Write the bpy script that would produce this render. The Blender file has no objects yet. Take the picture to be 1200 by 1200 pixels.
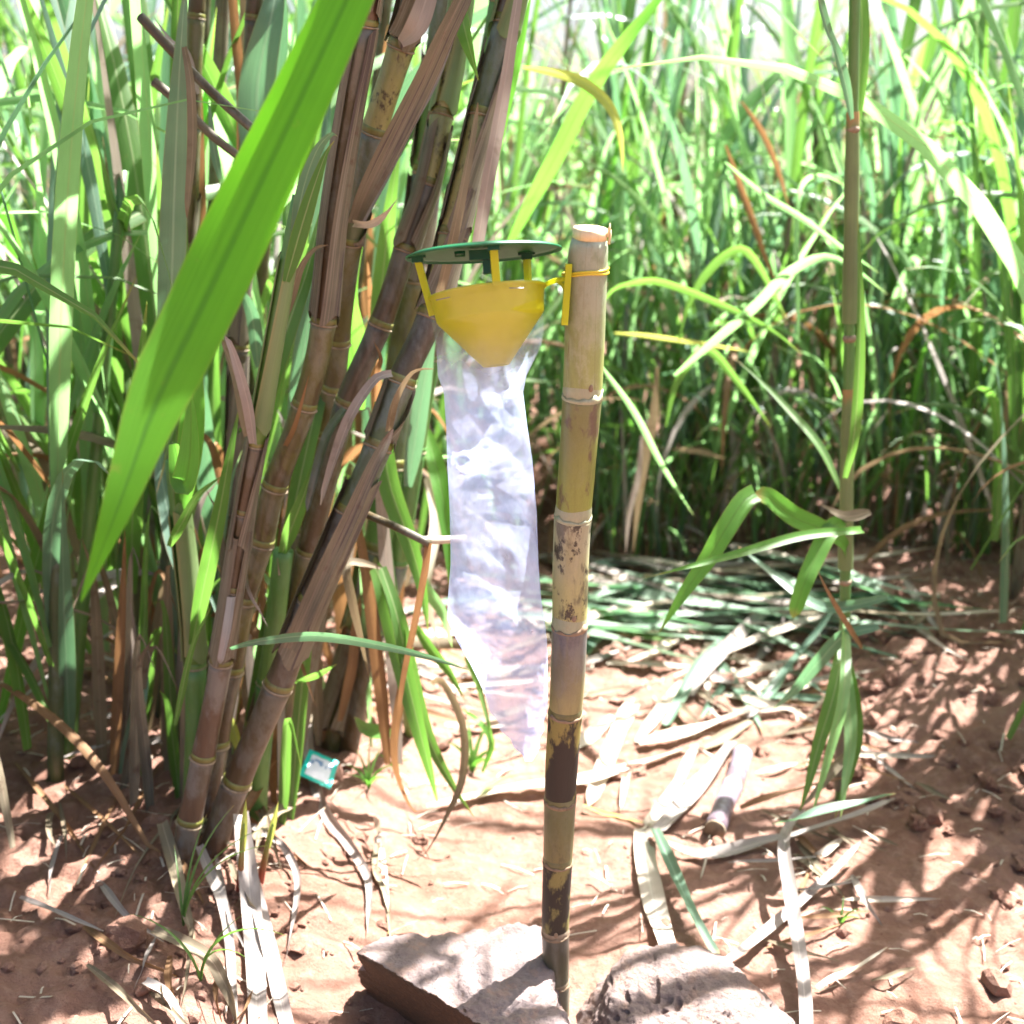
import bpy, math, random
import numpy as np
from mathutils import Vector, Matrix, noise as mn

R = math.radians
random.seed(11)
rng = np.random.RandomState(5)
scene = bpy.context.scene
COL = scene.collection

# ------------------------------------------------------------------ camera
CAM = Vector((0.0, 0.0, 1.2))
PITCH = R(15.0)
F = 1450.0                       # focal length in pixels of the 1200 px photograph
cam_d = bpy.data.cameras.new("camera")
cam = bpy.data.objects.new("camera", cam_d)
COL.objects.link(cam)
cam.location = CAM
cam.rotation_euler = (R(90) - PITCH, 0, 0)
cam_d.sensor_width = 36.0
cam_d.lens = 36.0 * F / 1200.0
cam_d.clip_start = 0.05
cam_d.clip_end = 500
cam_d.dof.use_dof = True
cam_d.dof.focus_distance = 1.55
cam_d.dof.aperture_fstop = 4.0
scene.camera = cam

# ------------------------------------------------------------------ sky, sun, exposure
SUN_EL, SUN_AZ = R(62), R(54)           # azimuth measured from +Y towards +X
world = bpy.data.worlds.new("World")
scene.world = world
world.use_nodes = True
wn = world.node_tree
wn.nodes.clear()
sky = wn.nodes.new("ShaderNodeTexSky")
sky.sky_type = 'NISHITA'
sky.sun_disc = False
sky.sun_elevation = SUN_EL
sky.sun_rotation = SUN_AZ
sky.air_density = 1.0
sky.dust_density = 6.0
sky.ozone_density = 1.0
bg = wn.nodes.new("ShaderNodeBackground")
bg.inputs[1].default_value = 0.05
wo = wn.nodes.new("ShaderNodeOutputWorld")
wn.links.new(sky.outputs[0], bg.inputs[0])
wn.links.new(bg.outputs[0], wo.inputs[0])

sun_d = bpy.data.lights.new("sun", 'SUN')
sun_d.energy = 5.0
sun_d.angle = R(0.6)
sun_d.color = (1.0, 0.985, 0.965)
sun = bpy.data.objects.new("sun", sun_d)
COL.objects.link(sun)
SUN_DIR = Vector((math.sin(SUN_AZ) * math.cos(SUN_EL), math.cos(SUN_AZ) * math.cos(SUN_EL), math.sin(SUN_EL)))
sun.rotation_euler = SUN_DIR.to_track_quat('Z', 'Y').to_euler()
sun.location = SUN_DIR * 20

scene.view_settings.view_transform = 'Standard'
scene.view_settings.look = 'None'
scene.view_settings.exposure = 2.9
scene.view_settings.gamma = 1.0
scene.view_settings.use_curve_mapping = False
scene.cycles.max_bounces = 10
scene.cycles.transparent_max_bounces = 12
scene.cycles.transmission_bounces = 8
scene.cycles.use_denoising = True
scene.cycles.sample_clamp_indirect = 8

# ------------------------------------------------------------------ camera maths
cp, sp = math.cos(PITCH), math.sin(PITCH)

def ray(px, py):
    a = (px - 600) / F
    b = (600 - py) / F
    return Vector((a, cp + b * sp, -sp + b * cp))

def W(px, py, Y):
    """the point of the place seen at (px, py) that lies Y metres ahead"""
    d = ray(px, py)
    return CAM + d * (Y / d.y)

def depth(p):
    q = p - CAM
    return q.y * cp - q.z * sp

def proj(p):
    q = p - CAM
    dz = q.y * cp - q.z * sp
    return 600 + F * q.x / dz, 600 - F * (q.y * sp + q.z * cp) / dz

# ------------------------------------------------------------------ noise and terrain
_tab = rng.rand(512, 512)
def vnoise(x, y, f, s=0):
    x = np.asarray(x, dtype=float) * f + 31.7 * s + 100
    y = np.asarray(y, dtype=float) * f + 17.3 * s + 100
    xi = np.floor(x).astype(int); yi = np.floor(y).astype(int)
    u = x - xi; v = y - yi
    u = u * u * (3 - 2 * u); v = v * v * (3 - 2 * v)
    a = _tab[xi % 512, yi % 512]; b = _tab[(xi + 1) % 512, yi % 512]
    c = _tab[xi % 512, (yi + 1) % 512]; d = _tab[(xi + 1) % 512, (yi + 1) % 512]
    return (a * (1 - u) + b * u) * (1 - v) + (c * (1 - u) + d * u) * v - 0.5

def sstep(a, b, x):
    t = np.clip((x - a) / (b - a), 0, 1)
    return t * t * (3 - 2 * t)

def terrain(x, y):
    x = np.asarray(x, dtype=float); y = np.asarray(y, dtype=float)
    left = 0.11 * sstep(-0.12, -0.55, x + 0.10 * vnoise(x, y, 3, 1)) * sstep(1.0, 1.5, y)
    right = 0.13 * sstep(0.62, 1.0, x + 0.2 * vnoise(x, y, 2.2, 2)) * sstep(1.9, 2.7, y)
    far = 0.16 * sstep(4.1, 4.8, y + 0.4 * vnoise(x, y, 1.6, 3))
    far = far - 0.05 * np.exp(-((y - 4.0) / 0.25) ** 2)
    rough = 0.35 + 0.65 * np.clip(sstep(0.35, 0.9, np.abs(x - 0.15)) + sstep(2.6, 3.3, y), 0, 1)
    n = 0.045 * vnoise(x, y, 2.3, 4) + 0.03 * vnoise(x, y, 6, 5) * rough
    n = n + 0.045 * rough * np.abs(vnoise(x, y, 14, 6)) + 0.030 * rough * np.abs(vnoise(x, y, 29, 7)) + 0.010 * np.abs(vnoise(x, y, 22, 10))
    n = n + 0.014 * vnoise(x, y, 60, 8) * rough + 0.005 * vnoise(x, y, 45, 11) + 0.003 * vnoise(x, y, 110, 9)
    fade = sstep(14, 8, y)
    return left + right + far + n * fade

def G(px, py, lift=0.0):
    """where the line of sight through (px, py) meets the soil, raised by lift"""
    d = ray(px, py)
    t = 0.9
    for i in range(400):
        p = CAM + d * t
        if p.z - lift <= float(terrain(p.x, p.y)):
            lo, hi = t - 0.03, t
            for k in range(8):
                m = (lo + hi) / 2
                q = CAM + d * m
                if q.z - lift <= float(terrain(q.x, q.y)): hi = m
                else: lo = m
            return CAM + d * hi
        t += 0.03
    return CAM + d * t

# ------------------------------------------------------------------ materials
def new_mat(name):
    m = bpy.data.materials.new(name)
    m.use_nodes = True
    nt = m.node_tree
    nt.nodes.clear()
    out = nt.nodes.new("ShaderNodeOutputMaterial")
    return m, nt, out

def N(nt, kind, **kw):
    n = nt.nodes.new(kind)
    for k, v in kw.items():
        if k == 'inp':
            for a, b in v.items():
                n.inputs[a].default_value = b
        else:
            setattr(n, k, v)
    return n

def L(nt, a, b): nt.links.new(a, b)

def math_n(nt, op, a, b=None, clamp=False):
    n = N(nt, "ShaderNodeMath", operation=op, use_clamp=clamp)
    for i, v in enumerate((a, b)):
        if v is None: continue
        if isinstance(v, (int, float)): n.inputs[i].default_value = v
        else: L(nt, v, n.inputs[i])
    return n.outputs[0]

def mixc(nt, fac, a, b, blend='MIX'):
    n = N(nt, "ShaderNodeMix", data_type='RGBA', blend_type=blend)
    for i, v in ((0, fac), (6, a), (7, b)):
        if isinstance(v, (int, float)): n.inputs[i].default_value = v
        elif isinstance(v, tuple): n.inputs[i].default_value = (*v, 1) if len(v) == 3 else v
        else: L(nt, v, n.inputs[i])
    return n.outputs[2]

def ramp(nt, fac, stops):
    n = N(nt, "ShaderNodeValToRGB")
    e = n.color_ramp.elements
    e[0].position, e[0].color = stops[0][0], (*stops[0][1], 1)
    e[1].position, e[1].color = stops[-1][0], (*stops[-1][1], 1)
    for p, c in stops[1:-1]:
        x = e.new(p); x.color = (*c, 1)
    L(nt, fac, n.inputs[0])
    return n.outputs[0]

def smooth(nt, v, a, b):
    n = N(nt, "ShaderNodeMapRange", interpolation_type='SMOOTHSTEP')
    L(nt, v, n.inputs[0])
    n.inputs[1].default_value = a; n.inputs[2].default_value = b
    return n.outputs[0]

def noise_n(nt, vec, scale, detail=4, rough=0.55, sc=None):
    if sc is not None:
        mp = N(nt, "ShaderNodeMapping"); L(nt, vec, mp.inputs[0]); mp.inputs[3].default_value = sc
        vec = mp.outputs[0]
    n = N(nt, "ShaderNodeTexNoise")
    L(nt, vec, n.inputs['Vector'])
    n.inputs['Scale'].default_value = scale
    n.inputs['Detail'].default_value = detail
    n.inputs['Roughness'].default_value = rough
    return n.outputs[0]

def leaf_mat(name, ca, cb, tr, trans=0.45, rough=0.42, rib=(0.35, 0.42, 0.2), dry=0.0, tip=(0.32, 0.2, 0.08), spots=0.0, veins=0.18, streak=False):
    m, nt, out = new_mat(name)
    uv = N(nt, "ShaderNodeUVMap")
    sep = N(nt, "ShaderNodeSeparateXYZ"); L(nt, uv.outputs[0], sep.inputs[0])
    u, v = sep.outputs[0], sep.outputs[1]
    oi = N(nt, "ShaderNodeObjectInfo"); ge = N(nt, "ShaderNodeNewGeometry")
    rnd = math_n(nt, 'FRACT', math_n(nt, 'ADD', oi.outputs['Random'], ge.outputs['Random Per Island']))
    col = mixc(nt, rnd, ca, cb)
    co = N(nt, "ShaderNodeTexCoord")
    big = noise_n(nt, co.outputs['Object'], 9, 3)
    col = mixc(nt, smooth(nt, big, 0.35, 0.75), col, tuple(0.72 * x for x in cb))
    vein = noise_n(nt, uv.outputs[0], 1.0, 3, 0.6, (46, 0.8, 1))
    col = mixc(nt, math_n(nt, 'MULTIPLY', smooth(nt, vein, 0.35, 0.65), veins), col, (1, 1, 0.9), 'SOFT_LIGHT')
    du = math_n(nt, 'ABSOLUTE', math_n(nt, 'SUBTRACT', u, 0.5))
    ribm = math_n(nt, 'SUBTRACT', 1.0, smooth(nt, du, 0.025, 0.06))
    col = mixc(nt, math_n(nt, 'MULTIPLY', ribm, 0.75), col, rib)
    edge = math_n(nt, 'MULTIPLY', smooth(nt, du, 0.44, 0.5), 0.35)
    col = mixc(nt, edge, col, tip)
    tn = noise_n(nt, uv.outputs[0], 3.0, 4, 0.6, (3, 1.5, 1))
    tm = smooth(nt, math_n(nt, 'ADD', v, math_n(nt, 'MULTIPLY', tn, 0.12)), 0.97, 1.05)
    col = mixc(nt, tm, col, tip)
    if dry > 0:
        bl = noise_n(nt, co.outputs['Object'], 26, 5, 0.7)
        col = mixc(nt, math_n(nt, 'MULTIPLY', smooth(nt, bl, 0.55, 0.72), dry), col, (0.10, 0.055, 0.035))
        st = noise_n(nt, uv.outputs[0], 1.0, 4, 0.6, (30, 2.0, 1))
        col = mixc(nt, math_n(nt, 'MULTIPLY', smooth(nt, st, 0.5, 0.7), dry * 0.7), col, tuple(0.55 * x for x in ca))
    if streak:
        s1 = noise_n(nt, uv.outputs[0], 1.0, 5, 0.65, (7, 0.9, 1))
        s2 = noise_n(nt, co.outputs['Object'], 7, 4, 0.6)
        sm = smooth(nt, math_n(nt, 'ADD', s1, math_n(nt, 'MULTIPLY', s2, 0.35)), 0.70, 0.78)
        col = mixc(nt, math_n(nt, 'MULTIPLY', sm, 0.8), col, (0.055, 0.04, 0.045))
        s3 = noise_n(nt, uv.outputs[0], 1.0, 3, 0.6, (60, 1.2, 2))
        col = mixc(nt, math_n(nt, 'MULTIPLY', smooth(nt, s3, 0.5, 0.62), 0.35), col, (0.36, 0.31, 0.25))
    if spots > 0:
        bl = noise_n(nt, co.outputs['Object'], 60, 3, 0.6)
        col = mixc(nt, math_n(nt, 'MULTIPLY', smooth(nt, bl, 0.66, 0.74), spots), col, tip)
    p = N(nt, "ShaderNodeBsdfPrincipled")
    L(nt, col, p.inputs['Base Color'])
    p.inputs['Roughness'].default_value = rough
    p.inputs['Specular IOR Level'].default_value = 0.5 if dry == 0 else 0.25
    bmp = N(nt, "ShaderNodeBump"); bmp.inputs['Strength'].default_value = 0.35; bmp.inputs['Distance'].default_value = 0.001
    L(nt, math_n(nt, 'ADD', vein, math_n(nt, 'MULTIPLY', ribm, -1.0)), bmp.inputs['Height'])
    L(nt, bmp.outputs[0], p.inputs['Normal'])
    t = N(nt, "ShaderNodeBsdfTranslucent")
    tc = mixc(nt, 0.55, col, tr)
    tc = mixc(nt, math_n(nt, 'MULTIPLY', ribm, 0.5), tc, tuple(0.4 * x for x in tr))
    L(nt, tc, t.inputs[0]); L(nt, bmp.outputs[0], t.inputs['Normal'])
    mx = N(nt, "ShaderNodeMixShader"); mx.inputs[0].default_value = trans
    L(nt, p.outputs[0], mx.inputs[1]); L(nt, t.outputs[0], mx.inputs[2])
    L(nt, mx.outputs[0], out.inputs[0])
    return m

def cane_mat(name, top, bottom, patch=None, pa=0.5, stain=(0.03, 0.018, 0.012), sa=0.0, bloom=0.25, cracks=0.0, seed=0.0,
             rough=0.4, side=None, patch_lo=0.48, bloomc=(0.21, 0.215, 0.20)):
    """skin of a cane internode; v runs up the internode, u round it"""
    m, nt, out = new_mat(name)
    uv = N(nt, "ShaderNodeUVMap")
    sep = N(nt, "ShaderNodeSeparateXYZ"); L(nt, uv.outputs[0], sep.inputs[0])
    v = sep.outputs[1]
    co = N(nt, "ShaderNodeTexCoord")
    mp = N(nt, "ShaderNodeMapping"); L(nt, co.outputs['Object'], mp.inputs[0]); mp.inputs[1].default_value = (seed, seed * 1.7, seed * 0.6)
    oc = mp.outputs[0]
    wob = noise_n(nt, oc, 18, 4)
    vv = math_n(nt, 'ADD', v, math_n(nt, 'MULTIPLY', math_n(nt, 'SUBTRACT', wob, 0.5), 0.7))
    col = mixc(nt, smooth(nt, vv, 0.1, 0.9), bottom, top)
    long = noise_n(nt, oc, 40, 4, 0.6, (3, 3, 0.25))
    col = mixc(nt, math_n(nt, 'MULTIPLY', smooth(nt, long, 0.42, 0.7), 0.4), col, tuple(0.6 * x for x in bottom))
    if patch:
        pn = noise_n(nt, oc, 24, 6, 0.62, (1, 1, 0.42))
        col = mixc(nt, math_n(nt, 'MULTIPLY', smooth(nt, pn, patch_lo, patch_lo + 0.07), pa), col, patch)
    if bloom > 0:
        bn = noise_n(nt, oc, 32, 6, 0.7, (1, 1, 0.5))
        bm = smooth(nt, math_n(nt, 'ADD', bn, math_n(nt, 'MULTIPLY', v, 0.18)), 0.52, 0.74)
        col = mixc(nt, math_n(nt, 'MULTIPLY', bm, bloom), col, bloomc)
    if sa > 0:
        sn = noise_n(nt, oc, 55, 8, 0.72, (1, 1, 0.6))
        col = mixc(nt, math_n(nt, 'MULTIPLY', smooth(nt, sn, 0.53, 0.62), sa), col, stain)
        sn2 = noise_n(nt, oc, 16, 5, 0.7, (1, 1, 0.5))
        col = mixc(nt, math_n(nt, 'MULTIPLY', smooth(nt, sn2, 0.56, 0.66), sa * 0.8), col, stain)
    fine = noise_n(nt, oc, 500, 3)
    col = mixc(nt, 0.25, col, mixc(nt, fine, (0.2, 0.2, 0.2), (0.8, 0.8, 0.8)), 'SOFT_LIGHT')
    h = long
    if cracks > 0:
        cn = noise_n(nt, uv.outputs[0], 1.0, 1, 0.4, (7, 0.25, 1))
        cl = math_n(nt, 'SUBTRACT', 1.0, smooth(nt, math_n(nt, 'ABSOLUTE', math_n(nt, 'SUBTRACT', cn, 0.5)), 0.0, 0.006))
        col = mixc(nt, math_n(nt, 'MULTIPLY', cl, cracks), col, (0.14, 0.11, 0.03))
        h = math_n(nt, 'SUBTRACT', long, cl)
    p = N(nt, "ShaderNodeBsdfPrincipled")
    L(nt, col, p.inputs['Base Color'])
    p.inputs['Roughness'].default_value = rough
    bmp = N(nt, "ShaderNodeBump"); bmp.inputs['Strength'].default_value = 0.3; bmp.inputs['Distance'].default_value = 0.002
    L(nt, h, bmp.inputs['Height']); L(nt, bmp.outputs[0], p.inputs['Normal'])
    L(nt, p.outputs[0], out.inputs[0])
    return m

def plain_mat(name, c, rough=0.4, metal=0.0, trans=0.0, tr=None, bump=0.0, mottle=0.15, scale=60):
    m, nt, out = new_mat(name)
    co = N(nt, "ShaderNodeTexCoord")
    nn = noise_n(nt, co.outputs['Object'], scale, 5, 0.6)
    col = mixc(nt, math_n(nt, 'MULTIPLY', smooth(nt, nn, 0.4, 0.7), mottle * 2), c, tuple(0.55 * x for x in c))
    p = N(nt, "ShaderNodeBsdfPrincipled")
    L(nt, col, p.inputs['Base Color'])
    p.inputs['Roughness'].default_value = rough
    p.inputs['Metallic'].default_value = metal
    sh = p.outputs[0]
    if bump:
        b = N(nt, "ShaderNodeBump"); b.inputs['Strength'].default_value = bump; b.inputs['Distance'].default_value = 0.003
        L(nt, nn, b.inputs['Height']); L(nt, b.outputs[0], p.inputs['Normal'])
    if trans:
        t = N(nt, "ShaderNodeBsdfTranslucent"); t.inputs[0].default_value = (*(tr or c), 1)
        mx = N(nt, "ShaderNodeMixShader"); mx.inputs[0].default_value = trans
        L(nt, sh, mx.inputs[1]); L(nt, t.outputs[0], mx.inputs[2]); sh = mx.outputs[0]
    L(nt, sh, out.inputs[0])
    return m

M = {}
M['leaf_big'] = leaf_mat("leaf_big", (0.055, 0.19, 0.012), (0.075, 0.22, 0.015), (0.20, 0.66, 0.008), 0.66, 0.4, rib=(0.05, 0.15, 0.02), veins=0.6, tip=(0.25, 0.2, 0.05), spots=0.35)
M['leaf_bright'] = leaf_mat("leaf_bright", (0.07, 0.19, 0.03), (0.10, 0.23, 0.05), (0.17, 0.50, 0.04), 0.56, 0.4, rib=(0.12, 0.22, 0.05), veins=0.3)
M['leaf'] = leaf_mat("leaf", (0.06, 0.145, 0.035), (0.10, 0.19, 0.05), (0.20, 0.46, 0.05), 0.5, spots=0.15)
M['leaf_field'] = leaf_mat("leaf_field", (0.11, 0.23, 0.09), (0.18, 0.31, 0.15), (0.38, 0.76, 0.24), 0.6, 0.32, spots=0.1)
M['leaf_blue'] = leaf_mat("leaf_blue", (0.08, 0.16, 0.11), (0.14, 0.22, 0.16), (0.16, 0.42, 0.14), 0.35, 0.36, rib=(0.3, 0.42, 0.3))
M['cut'] = leaf_mat("leaf_cut", (0.17, 0.26, 0.19), (0.26, 0.34, 0.26), (0.2, 0.4, 0.2), 0.2, 0.42, rib=(0.34, 0.42, 0.33), dry=0.15, tip=(0.3, 0.3, 0.2))
M['leaf_yellow'] = leaf_mat("leaf_yellow", (0.42, 0.42, 0.1), (0.36, 0.44, 0.1), (0.6, 0.6, 0.12), 0.45)
M['dry'] = leaf_mat("leaf_dry_tan", (0.234, 0.191, 0.128), (0.178, 0.145, 0.098), (0.275, 0.187, 0.085), 0.25, 0.7, rib=(0.34, 0.26, 0.18), dry=0.7, tip=(0.2, 0.13, 0.08))
M['dry_grey'] = leaf_mat("leaf_dry_grey", (0.36, 0.31, 0.28), (0.30, 0.26, 0.24), (0.34, 0.27, 0.2), 0.2, 0.7, rib=(0.42, 0.37, 0.33), dry=0.5, tip=(0.25, 0.2, 0.16))
M['dry_pale'] = leaf_mat("leaf_dry_pale", (0.55, 0.48, 0.38), (0.5, 0.43, 0.36), (0.5, 0.4, 0.26), 0.25, 0.65, rib=(0.6, 0.55, 0.46), dry=0.25, tip=(0.4, 0.3, 0.2))
M['dry_brown'] = leaf_mat("leaf_dry_brown", (0.26, 0.14, 0.07), (0.2, 0.115, 0.06), (0.42, 0.2, 0.07), 0.3, 0.65, rib=(0.3, 0.18, 0.1), dry=0.6, tip=(0.14, 0.08, 0.04))
M['young_stalk'] = cane_mat("young_stalk", (0.06, 0.165, 0.03), (0.10, 0.19, 0.04), bloom=0.2, bloomc=(0.13, 0.23, 0.12), rough=0.45)
M['shoot_red'] = cane_mat("shoot_red", (0.18, 0.3, 0.06), (0.28, 0.05, 0.03), bloom=0.0)
M['cane_olive'] = cane_mat("cane_olive", (0.085, 0.075, 0.018), (0.060, 0.042, 0.014), patch=(0.11, 0.105, 0.025), pa=0.6, bloom=0.3, sa=0.15)
M['cane_brown'] = cane_mat("cane_brown", (0.058, 0.045, 0.018), (0.062, 0.038, 0.016), bloom=0.3, sa=0.15, seed=3)
M['cane_purple'] = cane_mat("cane_purple", (0.045, 0.036, 0.026), (0.062, 0.046, 0.026), bloom=0.35, sa=0.2, seed=5)
M['offcut'] = cane_mat("offcut_skin", (0.13, 0.10, 0.13), (0.12, 0.085, 0.10), bloom=0.6, sa=0.25, seed=25, bloomc=(0.28, 0.26, 0.33))
M['cane_green'] = cane_mat("cane_green", (0.087, 0.104, 0.063), (0.080, 0.104, 0.044), bloom=0.5, sa=0.2, seed=7, bloomc=(0.167, 0.207, 0.207))
M['cane_moldy'] = cane_mat("cane_moldy", (0.199, 0.203, 0.070), (0.279, 0.252, 0.091), bloom=0.25, sa=0.95, seed=9, bloomc=(0.166, 0.189, 0.154))
M['cane_red'] = cane_mat("cane_red", (0.100, 0.074, 0.048), (0.093, 0.052, 0.030), bloom=0.45, sa=0.1, seed=12)
M['cane_node'] = cane_mat("cane_node", (0.145, 0.149, 0.025), (0.130, 0.102, 0.034), bloom=0.1, sa=0.1)
M['cane_scar'] = cane_mat("cane_scar", (0.30, 0.23, 0.15), (0.22, 0.15, 0.09), bloom=0.1, sa=0.35, rough=0.8)
M['sheath'] = leaf_mat("sheath_dry", (0.166, 0.148, 0.102), (0.128, 0.113, 0.082), (0.226, 0.164, 0.098), 0.06, 0.65, rib=(0.2, 0.16, 0.12), dry=1.0, tip=(0.12, 0.07, 0.05), streak=True)
M['sheath_green'] = leaf_mat("sheath_green", (0.13, 0.2, 0.07), (0.16, 0.22, 0.09), (0.25, 0.4, 0.1), 0.15, 0.5, rib=(0.2, 0.26, 0.1))
# stake skins, one per internode
M['st0'] = cane_mat("stake_cream", (0.17, 0.21, 0.13), (0.23, 0.26, 0.08), bloom=0.35, cracks=0.8, sa=0.22, seed=1, bloomc=(0.45, 0.47, 0.40), rough=0.5, stain=(0.16, 0.13, 0.05))
M['st1'] = cane_mat("stake_olive", (0.13, 0.135, 0.04), (0.19, 0.21, 0.04), patch=(0.075, 0.035, 0.03), pa=0.8, bloom=0.1, seed=2.3, patch_lo=0.55)
M['st2'] = cane_mat("stake_mould", (0.29, 0.28, 0.17), (0.31, 0.30, 0.12), bloom=0.2, sa=1.0, seed=4.1, stain=(0.035, 0.03, 0.02), patch=(0.06, 0.05, 0.03), pa=0.8, patch_lo=0.54)
M['st3'] = cane_mat("stake_violet", (0.075, 0.07, 0.078), (0.24, 0.215, 0.09), bloom=0.4, sa=0.1, seed=6.2)
M['st4'] = cane_mat("stake_dark", (0.013, 0.010, 0.007), (0.015, 0.011, 0.007), patch=(0.20, 0.17, 0.045), pa=0.95, bloom=0.0, rough=0.6, seed=8.4, patch_lo=0.50)
M['st5'] = cane_mat("stake_green", (0.085, 0.09, 0.03), (0.14, 0.125, 0.045), bloom=0.15, sa=0.3, seed=10.5)
M['st6'] = cane_mat("stake_dark_two", (0.012, 0.009, 0.007), (0.025, 0.018, 0.01), patch=(0.19, 0.165, 0.05), pa=0.95, bloom=0.0, rough=0.6, seed=14.2, patch_lo=0.50)
M['st7'] = cane_mat("stake_grey", (0.075, 0.065, 0.045), (0.13, 0.11, 0.06), bloom=0.25, sa=0.15, seed=16)
M['st8'] = cane_mat("stake_tan", (0.14, 0.125, 0.08), (0.12, 0.105, 0.055), bloom=0.2, sa=0.1, seed=18)
M['st_peel'] = cane_mat("stake_peeled", (0.62, 0.48, 0.30), (0.62, 0.50, 0.28), bloom=0.0, sa=0.2, seed=20, rough=0.7, stain=(0.4, 0.24, 0.12))
M['st_band'] = cane_mat("stake_band", (0.26, 0.28, 0.17), (0.28, 0.29, 0.18), bloom=0.2, sa=0.12, seed=21, stain=(0.3, 0.14, 0.05))
M['lid'] = plain_mat("green_plastic", (0.004, 0.10, 0.035), 0.4, mottle=0.05)
M['lid_dark'] = plain_mat("green_plastic_fitting", (0.003, 0.06, 0.025), 0.35, mottle=0.05)
M['yellow'] = plain_mat("yellow_plastic", (0.60, 0.60, 0.025), 0.35, trans=0.5, tr=(0.72, 0.78, 0.03), mottle=0.06)
M['wire'] = plain_mat("yellow_wire", (0.55, 0.42, 0.02), 0.35, mottle=0.1)
M['steel'] = plain_mat("staple_steel", (0.25, 0.25, 0.26), 0.35, metal=0.8)

def film_mat():
    m, nt, out = new_mat("bag_film")
    uv = N(nt, "ShaderNodeUVMap")
    sep = N(nt, "ShaderNodeSeparateXYZ"); L(nt, uv.outputs[0], sep.inputs[0])
    v = sep.outputs[1]
    co = N(nt, "ShaderNodeTexCoord")
    n1 = noise_n(nt, co.outputs['Object'], 14, 5, 0.6, (1, 1, 0.6))
    n2 = noise_n(nt, co.outputs['Object'], 70, 4, 0.6, (1, 1, 0.5))
    milk = math_n(nt, 'ADD', math_n(nt, 'MULTIPLY', smooth(nt, v, 0.05, 0.2), 0.28), math_n(nt, 'MULTIPLY', math_n(nt, 'MULTIPLY', smooth(nt, n1, 0.3, 0.75), smooth(nt, v, 0.06, 0.2)), 0.3))
    milk = math_n(nt, 'ADD', milk, 0.015, True)
    p = N(nt, "ShaderNodeBsdfPrincipled")
    p.inputs['Base Color'].default_value = (0.58, 0.66, 0.93, 1)
    p.inputs['Roughness'].default_value = 0.18
    b = N(nt, "ShaderNodeBump"); b.inputs['Strength'].default_value = 0.35; b.inputs['Distance'].default_value = 0.012
    wv = N(nt, "ShaderNodeVectorMath", operation='ADD'); L(nt, co.outputs['Object'], wv.inputs[0])
    nc = N(nt, "ShaderNodeTexNoise"); L(nt, co.outputs['Object'], nc.inputs['Vector']); nc.inputs['Scale'].default_value = 20
    sv = N(nt, "ShaderNodeVectorMath", operation='SCALE'); L(nt, nc.outputs['Color'], sv.inputs[0]); sv.inputs[3].default_value = 0.035
    L(nt, sv.outputs[0], wv.inputs[1])
    hs = None
    for sc_, k_ in ((13, 1.0), (34, 0.3), (110, 0.05)):
        vo = N(nt, "ShaderNodeTexVoronoi"); vo.inputs['Scale'].default_value = sc_; L(nt, wv.outputs[0], vo.inputs['Vector'])
        hh = math_n(nt, 'MULTIPLY', vo.outputs['Distance'], k_)
        hs = hh if hs is None else math_n(nt, 'ADD', hs, hh)
    L(nt, hs, b.inputs['Height'])
    L(nt, b.outputs[0], p.inputs['Normal'])
    t = N(nt, "ShaderNodeBsdfTranslucent"); t.inputs[0].default_value = (0.66, 0.76, 1.0, 1)
    m1 = N(nt, "ShaderNodeMixShader"); m1.inputs[0].default_value = 0.55
    L(nt, p.outputs[0], m1.inputs[1]); L(nt, t.outputs[0], m1.inputs[2])
    tr = N(nt, "ShaderNodeBsdfTransparent"); tr.inputs[0].default_value = (0.98, 0.98, 1, 1)
    gl = N(nt, "ShaderNodeBsdfGlossy"); gl.inputs['Roughness'].default_value = 0.2
    L(nt, b.outputs[0], gl.inputs['Normal'])
    m0 = N(nt, "ShaderNodeMixShader"); m0.inputs[0].default_value = 0.05
    L(nt, tr.outputs[0], m0.inputs[1]); L(nt, gl.outputs[0], m0.inputs[2])
    m2 = N(nt, "ShaderNodeMixShader")
    L(nt, milk, m2.inputs[0]); L(nt, m0.outputs[0], m2.inputs[1]); L(nt, m1.outputs[0], m2.inputs[2])
    L(nt, m2.outputs[0], out.inputs[0])
    return m
M['film'] = film_mat()

def soil_mat(name="red_soil", lighter=1.0):
    m, nt, out = new_mat(name)
    co = N(nt, "ShaderNodeTexCoord")
    o = co.outputs['Object']
    a = noise_n(nt, o, 3.5, 6, 0.6)
    b = noise_n(nt, o, 40, 8, 0.7)
    c = noise_n(nt, o, 260, 4, 0.7)
    k = lighter
    col = mixc(nt, smooth(nt, a, 0.35, 0.65), (0.265 * k, 0.148 * k, 0.112 * k), (0.185 * k, 0.095 * k, 0.066 * k))
    col = mixc(nt, math_n(nt, 'MULTIPLY', smooth(nt, b, 0.45, 0.68), 0.6), col, (0.31 * k, 0.195 * k, 0.15 * k))
    col = mixc(nt, math_n(nt, 'MULTIPLY', smooth(nt, c, 0.55, 0.75), 0.5), col, (0.13, 0.075, 0.05))
    p = N(nt, "ShaderNodeBsdfPrincipled")
    L(nt, col, p.inputs['Base Color'])
    p.inputs['Roughness'].default_value = 0.95
    p.inputs['Specular IOR Level'].default_value = 0.15
    b1 = N(nt, "ShaderNodeBump"); b1.inputs['Strength'].default_value = 0.9; b1.inputs['Distance'].default_value = 0.02
    L(nt, b, b1.inputs['Height'])
    b2 = N(nt, "ShaderNodeBump"); b2.inputs['Strength'].default_value = 0.5; b2.inputs['Distance'].default_value = 0.002
    L(nt, c, b2.inputs['Height']); L(nt, b1.outputs[0], b2.inputs['Normal'])
    L(nt, b2.outputs[0], p.inputs['Normal'])
    L(nt, p.outputs[0], out.inputs[0])
    return m
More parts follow.
